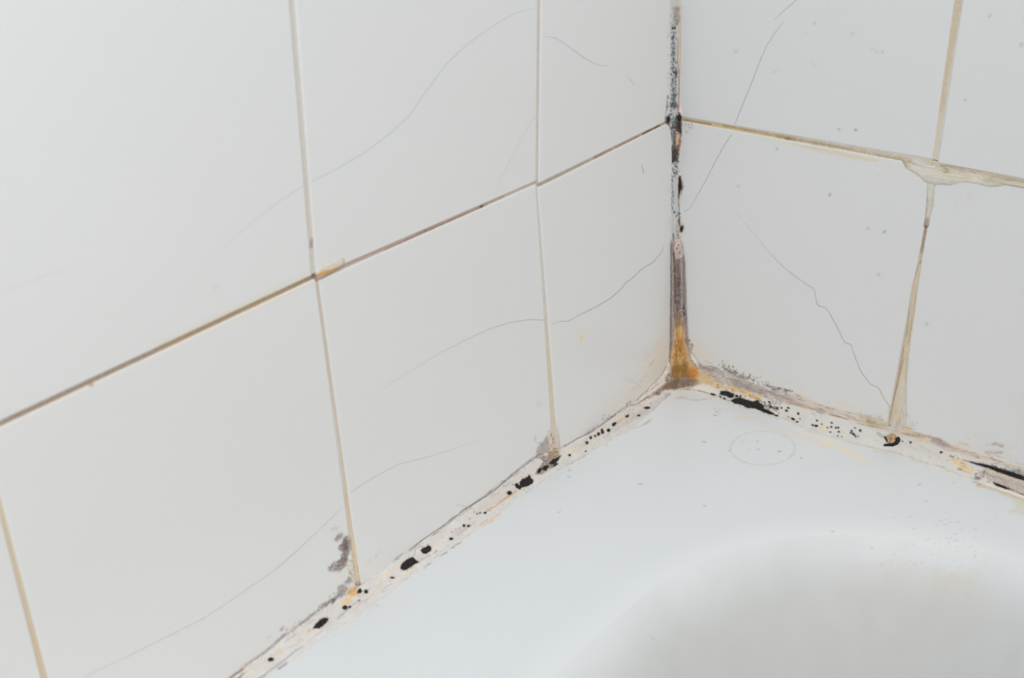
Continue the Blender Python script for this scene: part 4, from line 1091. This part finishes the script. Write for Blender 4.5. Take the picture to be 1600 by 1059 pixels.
def bead(name, ea, eb, fa, fb, knot, n, m, letters, cove=.4, lift=.0003, jit=1.3, bumps=.00022, seed=1):
    """fillet of sealant between edge ea (on surface fa) and edge eb (on surface fb)"""
    A = resample(ea, n); B = resample(eb, n)
    PA = np.array([fa(p) for p in A]); PB = np.array([fb(p) for p in B])
    s = np.arange(n) / 9.0; s2 = np.arange(n) / 3.2
    A = A + (np.stack([vn(s, s * 0, seed), vn(s, s * 0, seed + 1)], 1) - .5) * 2 * jit + (np.stack([vn(s2, s * 0, seed + 31), vn(s2, s * 0, seed + 32)], 1) - .5) * jit
    B = B + (np.stack([vn(s, s * 0, seed + 2), vn(s, s * 0, seed + 3)], 1) - .5) * 2 * jit + (np.stack([vn(s2, s * 0, seed + 33), vn(s2, s * 0, seed + 34)], 1) - .5) * jit * 1.6
    JA = np.array([fa(p) for p in A]) - PA; JB = np.array([fb(p) for p in B]) - PB
    K = np.array([knot(a, b) for a, b in zip(PA, PB)])
    Cc = K * cove + (PA + PB) / 2 * (1 - cove)
    t = np.linspace(0, 1, m)[None, :, None]
    G = (1 - t) ** 2 * PA[:, None] + 2 * t * (1 - t) * Cc[:, None] + t ** 2 * PB[:, None]
    ra = np.clip(1 - t / .16, 0, 1) ** 2; rb = np.clip(1 - (1 - t) / .16, 0, 1) ** 2
    G = G + ra * JA[:, None] + rb * JB[:, None]
    mid = (PA + PB) / 2 - K
    nr = mid / (np.linalg.norm(mid, axis=1, keepdims=True) + 1e-9)
    tt = np.linspace(0, 1, m)
    prof = np.minimum(np.minimum(tt, 1 - tt) / .07, 1); prof = np.sqrt(1 - (1 - prof) ** 2)
    px = project(G.reshape(-1, 3))
    bz = (fbm(px[:, 0] / 9, px[:, 1] / 9, seed + 5) - .5) * 2 * bumps + (fbm(px[:, 0] / 3, px[:, 1] / 3, seed + 6) - .5) * bumps
    G = G + nr[:, None] * (lift * prof[None, :, None] + (bz.reshape(n, m) * prof)[..., None] - .00012 * (1 - prof)[None, :, None])
    V = G.reshape(-1, 3)
    fc = grid_faces(n, m)
    k = len(V)
    V = np.concatenate([V, K + nr * .0003])            # closed along the hidden corner
    for i in range(n - 1):
        fc.append((i * m, k + i, k + i + 1, (i + 1) * m))
        fc.append((i * m + m - 1, (i + 1) * m + m - 1, k + i + 1, k + i))
    fc.append(tuple(range(m)) + (k,))
    fc.append(tuple((n - 1) * m + j for j in range(m - 1, -1, -1)) + (k + n - 1,))
    root = bpy.data.objects.new(name, None)
    C.objects.link(root)
    o = mesh_obj('bead', V, fc, M_SIL, root, letters)
    fix_normals(o)
    GEO[root.name] = o
    return root


VLE = [(1046.5, -12), (1046.5, 60), (1045.5, 130), (1042.5, 165), (1041, 192), (1048, 206), (1049.5, 250), (1048.5, 300), (1049.5, 345), (1050, 376)]
VRE = [(1064, -12), (1063.5, 60), (1063, 130), (1063.5, 165), (1066.5, 184), (1066, 206), (1063, 250), (1064, 275), (1067.5, 297), (1063, 318), (1063.5, 335), (1068.5, 354), (1065, 366), (1063, 376)]
SLE = [(1051, 371), (1048, 378), (1047.5, 430), (1047.5, 480), (1046.5, 520), (1047, 550), (1045, 575), (1038, 598), (1026, 616), (1020, 624)]
SRE = [(1060, 371), (1066, 380), (1070, 410), (1071.5, 450), (1072.5, 490), (1074.5, 520), (1077, 540), (1083, 558), (1092, 572), (1106, 590), (1118, 606), (1124, 614)]
LUE = [(1046, 566), (1036, 583), (1024, 598), (1008, 613), (990, 630), (950, 655), (905, 684), (878, 700), (838, 712), (790, 750), (735, 790), (690, 823), (640, 858), (590, 895), (530, 932), (490, 960), (440, 995), (400, 1028), (370, 1053)]
LLE = [(1064, 609), (1048, 615), (1036, 628), (1016, 646), (988, 670), (940, 697), (880, 731), (845, 753), (800, 786), (770, 812), (720, 846), (680, 872), (640, 902), (600, 934), (560, 962), (520, 988), (470, 1022), (415, 1062), (350, 1112), (240, 1200)]
RUE = [(1070, 562), (1090, 570), (1130, 577), (1200, 604), (1260, 627), (1330, 649), (1390, 666), (1440, 674), (1500, 700), (1560, 716), (1600, 728), (1680, 758), (1760, 788)]
RLE = [(1050, 611), (1080, 609), (1105, 617), (1150, 634), (1215, 652), (1280, 677), (1340, 695), (1400, 707), (1460, 727), (1530, 754), (1600, 779), (1680, 810), (1760, 840)]



def run_on(edge, face, to, front=False):
    """carry an edge on past the last point, along the wall"""
    p = face(edge[0 if front else -1]); q = np.where(np.isnan(to), p, to)
    px = [tuple(v_) for v_ in project(np.array([p + (q - p) * k_ for k_ in (.34, .67, 1.0)]))]
    return px[::-1] + list(edge) if front else list(edge) + px


NAN = float('nan')
LUE = run_on(LUE, on_left, np.array([NAN, -.56, .008])); LLE = run_on(LLE, on_tub, np.array([NAN, -.56, NAN]))
RUE = run_on(RUE, on_right, np.array([.7, NAN, NAN])); RLE = run_on(RLE, on_tub, np.array([.7, NAN, NAN]))
VLE = run_on(VLE, on_left, np.array([NAN, NAN, .46]), True); VRE = run_on(VRE, on_right, np.array([NAN, NAN, .46]), True)
bl = bead('sealant_bead', LUE, LLE, on_left, on_tub, lambda a, b: np.array([0, (a[1] + b[1]) / 2, 0]), 1800, 58, 'l', seed=11)
label(bl, 'whitish sealant bead along the left wall, dotted with black mould blobs', 'sealant')
br = bead('sealant_bead', RUE, RLE, on_right, on_tub, lambda a, b: np.array([(a[0] + b[0]) / 2, 0, 0]), 1900, 62, 'r', seed=23)
label(br, 'whitish sealant bead along the right wall, with a long black mould streak', 'sealant')
bv = bead('sealant_bead', VLE, VRE, on_left, on_right, lambda a, b: np.array([0, 0, (a[2] + b[2]) / 2]), 800, 40, 'V', cove=.5, lift=.0003, jit=.5, bumps=.0003, seed=37)
label(bv, 'thin upright sealant in the wall corner, black and speckled with mould', 'sealant')
bs = bead('sealant_bead', SLE, SRE, on_left, on_right, lambda a, b: np.array([0, 0, (a[2] + b[2]) / 2]), 300, 84, 'S', cove=.25, lift=.0011, jit=.5, bumps=.0003, seed=51)
label(bs, 'thick brown upright sealant strip with orange rusty foot in the corner', 'sealant')
for o in (bl, br, bv, bs): o['group'] = 'sealant round the bath corner'
HOST = {'l': bl, 'r': br, 'V': bv, 'S': bs}


def bvh(o):
    return BVHTree.FromPolygons([v.co for v in o.data.vertices], [p.vertices for p in o.data.polygons])


BV = {k: bvh(GEO[o.name]) for k, o in HOST.items()}


def surf(px, host=None):
    """first real surface seen at a point of the picture: position and normal"""
    d = Vector(ray(px)).normalized(); o = Vector(CAMP)
    best = None
    for k in ('l', 'r', 'V', 'S'):
        if host and k != host and host in BV: continue
        h = BV[k].ray_cast(o, d)
        if h[0] is not None and (best is None or h[3] < best[2]): best = (h[0], h[1], h[3])
    if best is None or host in ('L', 'R', 'T'):
        for ax, nr in ((0, (1, 0, 0)), (1, (0, -1, 0)), (2, (0, 0, 1))):
            if host in ('L', 'R', 'T') and 'LRT'.index(host) != ax: continue
            t = -o[ax] / d[ax]
            if host in ('L', 'R', 'T'):
                best = (o + d * t, Vector(nr), t); continue
            if t > 0 and (best is None): best = (o + d * t, Vector(nr), t)
            elif t > 0 and t < best[2]: best = (o + d * t, Vector(nr), t)
    p, n = best[0], best[1]
    if n.dot(d) > 0: n = -n
    return np.array(p), np.array(n)


def blob(name, poly, host, parent, material, h, letters=None, rough=.8, seed=0, res=1.0):
    """a raised irregular patch that follows the surface it sits on"""
    poly = np.array(poly, float)
    per = np.linalg.norm(np.roll(poly, -1, 0) - poly, axis=1)
    n = max(int(per.sum() / .9), 12)
    ring = resample(np.concatenate([poly, poly[:1]]), n + 1)[:-1]
    for _ in range(2): ring = (np.roll(ring, 1, 0) + ring * 2 + np.roll(ring, -1, 0)) / 4
    an = np.arange(n)
    cen = ring.mean(0)
    out = ring - cen; out /= np.linalg.norm(out, axis=1, keepdims=True) + 1e-9
    ring = ring + out * ((fbm(ring[:, 0] / 1.9, ring[:, 1] / 1.9, seed) - .5) * 2 * rough)[:, None]
    kk = max(3, int(min(np.ptp(poly[:, 0]), np.ptp(poly[:, 1])) / 2.2 / res))
    V = []
    for r in range(kk + 1):
        f_ = 1 - r / (kk + 1)
        for i in range(n):
            q = cen + (ring[i] - cen) * f_
            p, nr = surf(q, host)
            hh = h * math.sqrt(1 - f_ ** 4) * (.55 + .9 * vn(np.array([q[0] / 2.3]), np.array([q[1] / 2.3]), seed + 3)[0])
            V.append(p + nr * (hh if r else -.00012))
    p, nr = surf(cen, host)
    V.append(p + nr * h)
    fc = []
    for r in range(kk):
        for i in range(n):
            j = (i + 1) % n
            fc.append((r * n + i, r * n + j, (r + 1) * n + j, (r + 1) * n + i))
    for i in range(n): fc.append((kk * n + i, kk * n + (i + 1) % n, len(V) - 1))
    fc.append(tuple(range(n - 1, -1, -1)))
    o = mesh_obj(name, V, fc, material, parent, letters)
    fix_normals(o)
    return o


def strip_poly(pts, w):
    """outline of a brush stroke"""
    pts = np.array(pts, float)
    w = np.full(len(pts), float(w)) if np.isscalar(w) else np.array(w, float)
    tg = np.gradient(pts, axis=0); tg /= np.linalg.norm(tg, axis=1, keepdims=True)
    nr = np.stack([-tg[:, 1], tg[:, 0]], 1) * w[:, None] / 2
    return np.concatenate([pts + nr, (pts - nr)[::-1]])


MS = 'mould_spot'


for host, items in SPOTS.items():
    for i, poly in enumerate(items):
        sz = min(np.ptp(poly[:, 0]), np.ptp(poly[:, 1]))
        blob(MS, poly, host, HOST[host], M_MLD, min(.0007, .00015 + sz * .00004), seed=100 + i * 3, rough=min(1.5, .2 + sz * .12), res=.6 if sz < 5 else 1)


# smeared grout on the tiles
SM = 'grout_smear'
smears = [
    ('R', wall_right, [(1408, 250), (1440, 258), (1462, 262), (1478, 259), (1520, 265), (1560, 272), (1602, 280), (1640, 288), (1640, 300), (1602, 294), (1575, 288), (1560, 292), (1545, 292), (1530, 288), (1512, 285), (1490, 283), (1482, 290), (1464, 288), (1455, 290), (1443, 284), (1430, 272), (1412, 262)], 'h', 'thick cream grout smeared over the joint crossing'),
    ('R', wall_right, [(1449, 284), (1461, 284), (1459, 320), (1453, 342), (1452, 355), (1443, 355), (1447, 320)], 'h', None),
    ('R', wall_right, [(1437, 408), (1440, 410), (1435, 440), (1431, 480), (1427, 505), (1420, 560), (1416, 600), (1413, 640), (1416, 664), (1408, 676), (1392, 678), (1389, 664), (1393, 640), (1401, 600), (1412, 540), (1420, 490), (1424, 450), (1430, 430)], 'h', 'tan grout widening down to the tub'),
    ('L', wall_left, [(489, 433), (494, 427), (499, 420), (505, 414), (514, 411), (524, 409), (532, 404), (535, 401), (540, 405), (540, 411), (528, 419), (513, 428), (500, 436), (493, 438)], 'g', 'chipped smear of orange-stained grout'),
]
PR_keep = len(PR)
P('g', [(495, 425), (505, 414), (520, 410), (535, 402), (541, 406), (530, 415), (510, 422)], (214, 202, 188), .95, soft=2)
L('g', [(492, 432), (502, 427), (515, 424), (526, 419)], [4, 8, 8, 3], (206, 156, 82), .9, n=.4)
L('g', [(536, 412), (538, 405)], 3, (214, 178, 120), .8)
D('g', 492, 431, 3, 2.4, 0, (120, 96, 60), .9)
L('h', [(1420, 262), (1440, 268), (1470, 272), (1530, 280)], 14, (224, 217, 205), .85, n=.6, g=.3)
L('h', [(1412, 256), (1450, 286), (1482, 289), (1512, 284), (1545, 292), (1575, 288), (1602, 293)], 2.4, (186, 172, 150), .7, n=.6, g=.4)
L('h', [(1470, 272), (1500, 278), (1520, 276)], 4, (210, 196, 158), .6, n=.7)
L('h', [(1475, 262), (1482, 266), (1478, 269)], 4, (150, 130, 108), .7, n=.7)
D('h', 1429, 255, 2, 2.6, 0, (130, 104, 80), .9)
L('h', [(1449, 290), (1447, 350)], 2, (184, 170, 146), .6, n=.5)
L('h', [(1459, 300), (1452, 350)], 2.4, (196, 184, 150), .6, n=.6)
L('h', [(1428, 436), (1427, 452)], 9, (214, 192, 160), .7, n=.5)
L('h', [(1428, 470), (1412, 590), (1402, 650)], [8, 10, 14], (214, 198, 172), .7, n=.6)
L('h', [(1413, 540), (1401, 600), (1391, 655)], 2.4, (176, 150, 120), .7, n=.5)
L('h', [(1424, 500), (1415, 600)], 1.6, (180, 160, 136), .5, n=.6)
SP('h', [(1406, 640), (1404, 668)], 9, 40, .6, 1.6, (196, 172, 144), .8, 71)
D('h', 1400, 671, 4, 3, 0, (180, 182, 186), .8)
for s_, par, poly, let, lb in smears:
    o = blob(SM, poly, s_, par, M_GRT, .00045, letters=let, seed=sum(map(len, (SM, let))) + int(poly[0][0]), rough=1.2, res=1.6)
    if lb: o['label'] = lb

# crumb of old sealant ringed by black mould
crumb = blob('sealant_crumb', ell(1393.5, 685, 15, 16, 0, 16), None, None, M_CRU, .0022, seed=301, rough=1.3, res=.7)
label(crumb, 'small tan crumb of old sealant curled round with black, below the right tile joint', 'crumb')
blob('mould_rim', strip_poly([(1403, 682), (1405, 687), (1402, 692), (1395, 695.5), (1388, 695.5), (1380, 695.5)], [4, 5, 5.5, 4, 3.4, 3]), None, crumb, M_MLD, .0009, seed=303, rough=.4, res=.6)
blob('mould_rim', strip_poly([(1382, 681), (1384.5, 686), (1387, 690.5)], [2.4, 3, 2.4]), None, crumb, M_MLD, .0006, seed=305, rough=.3, res=.6)
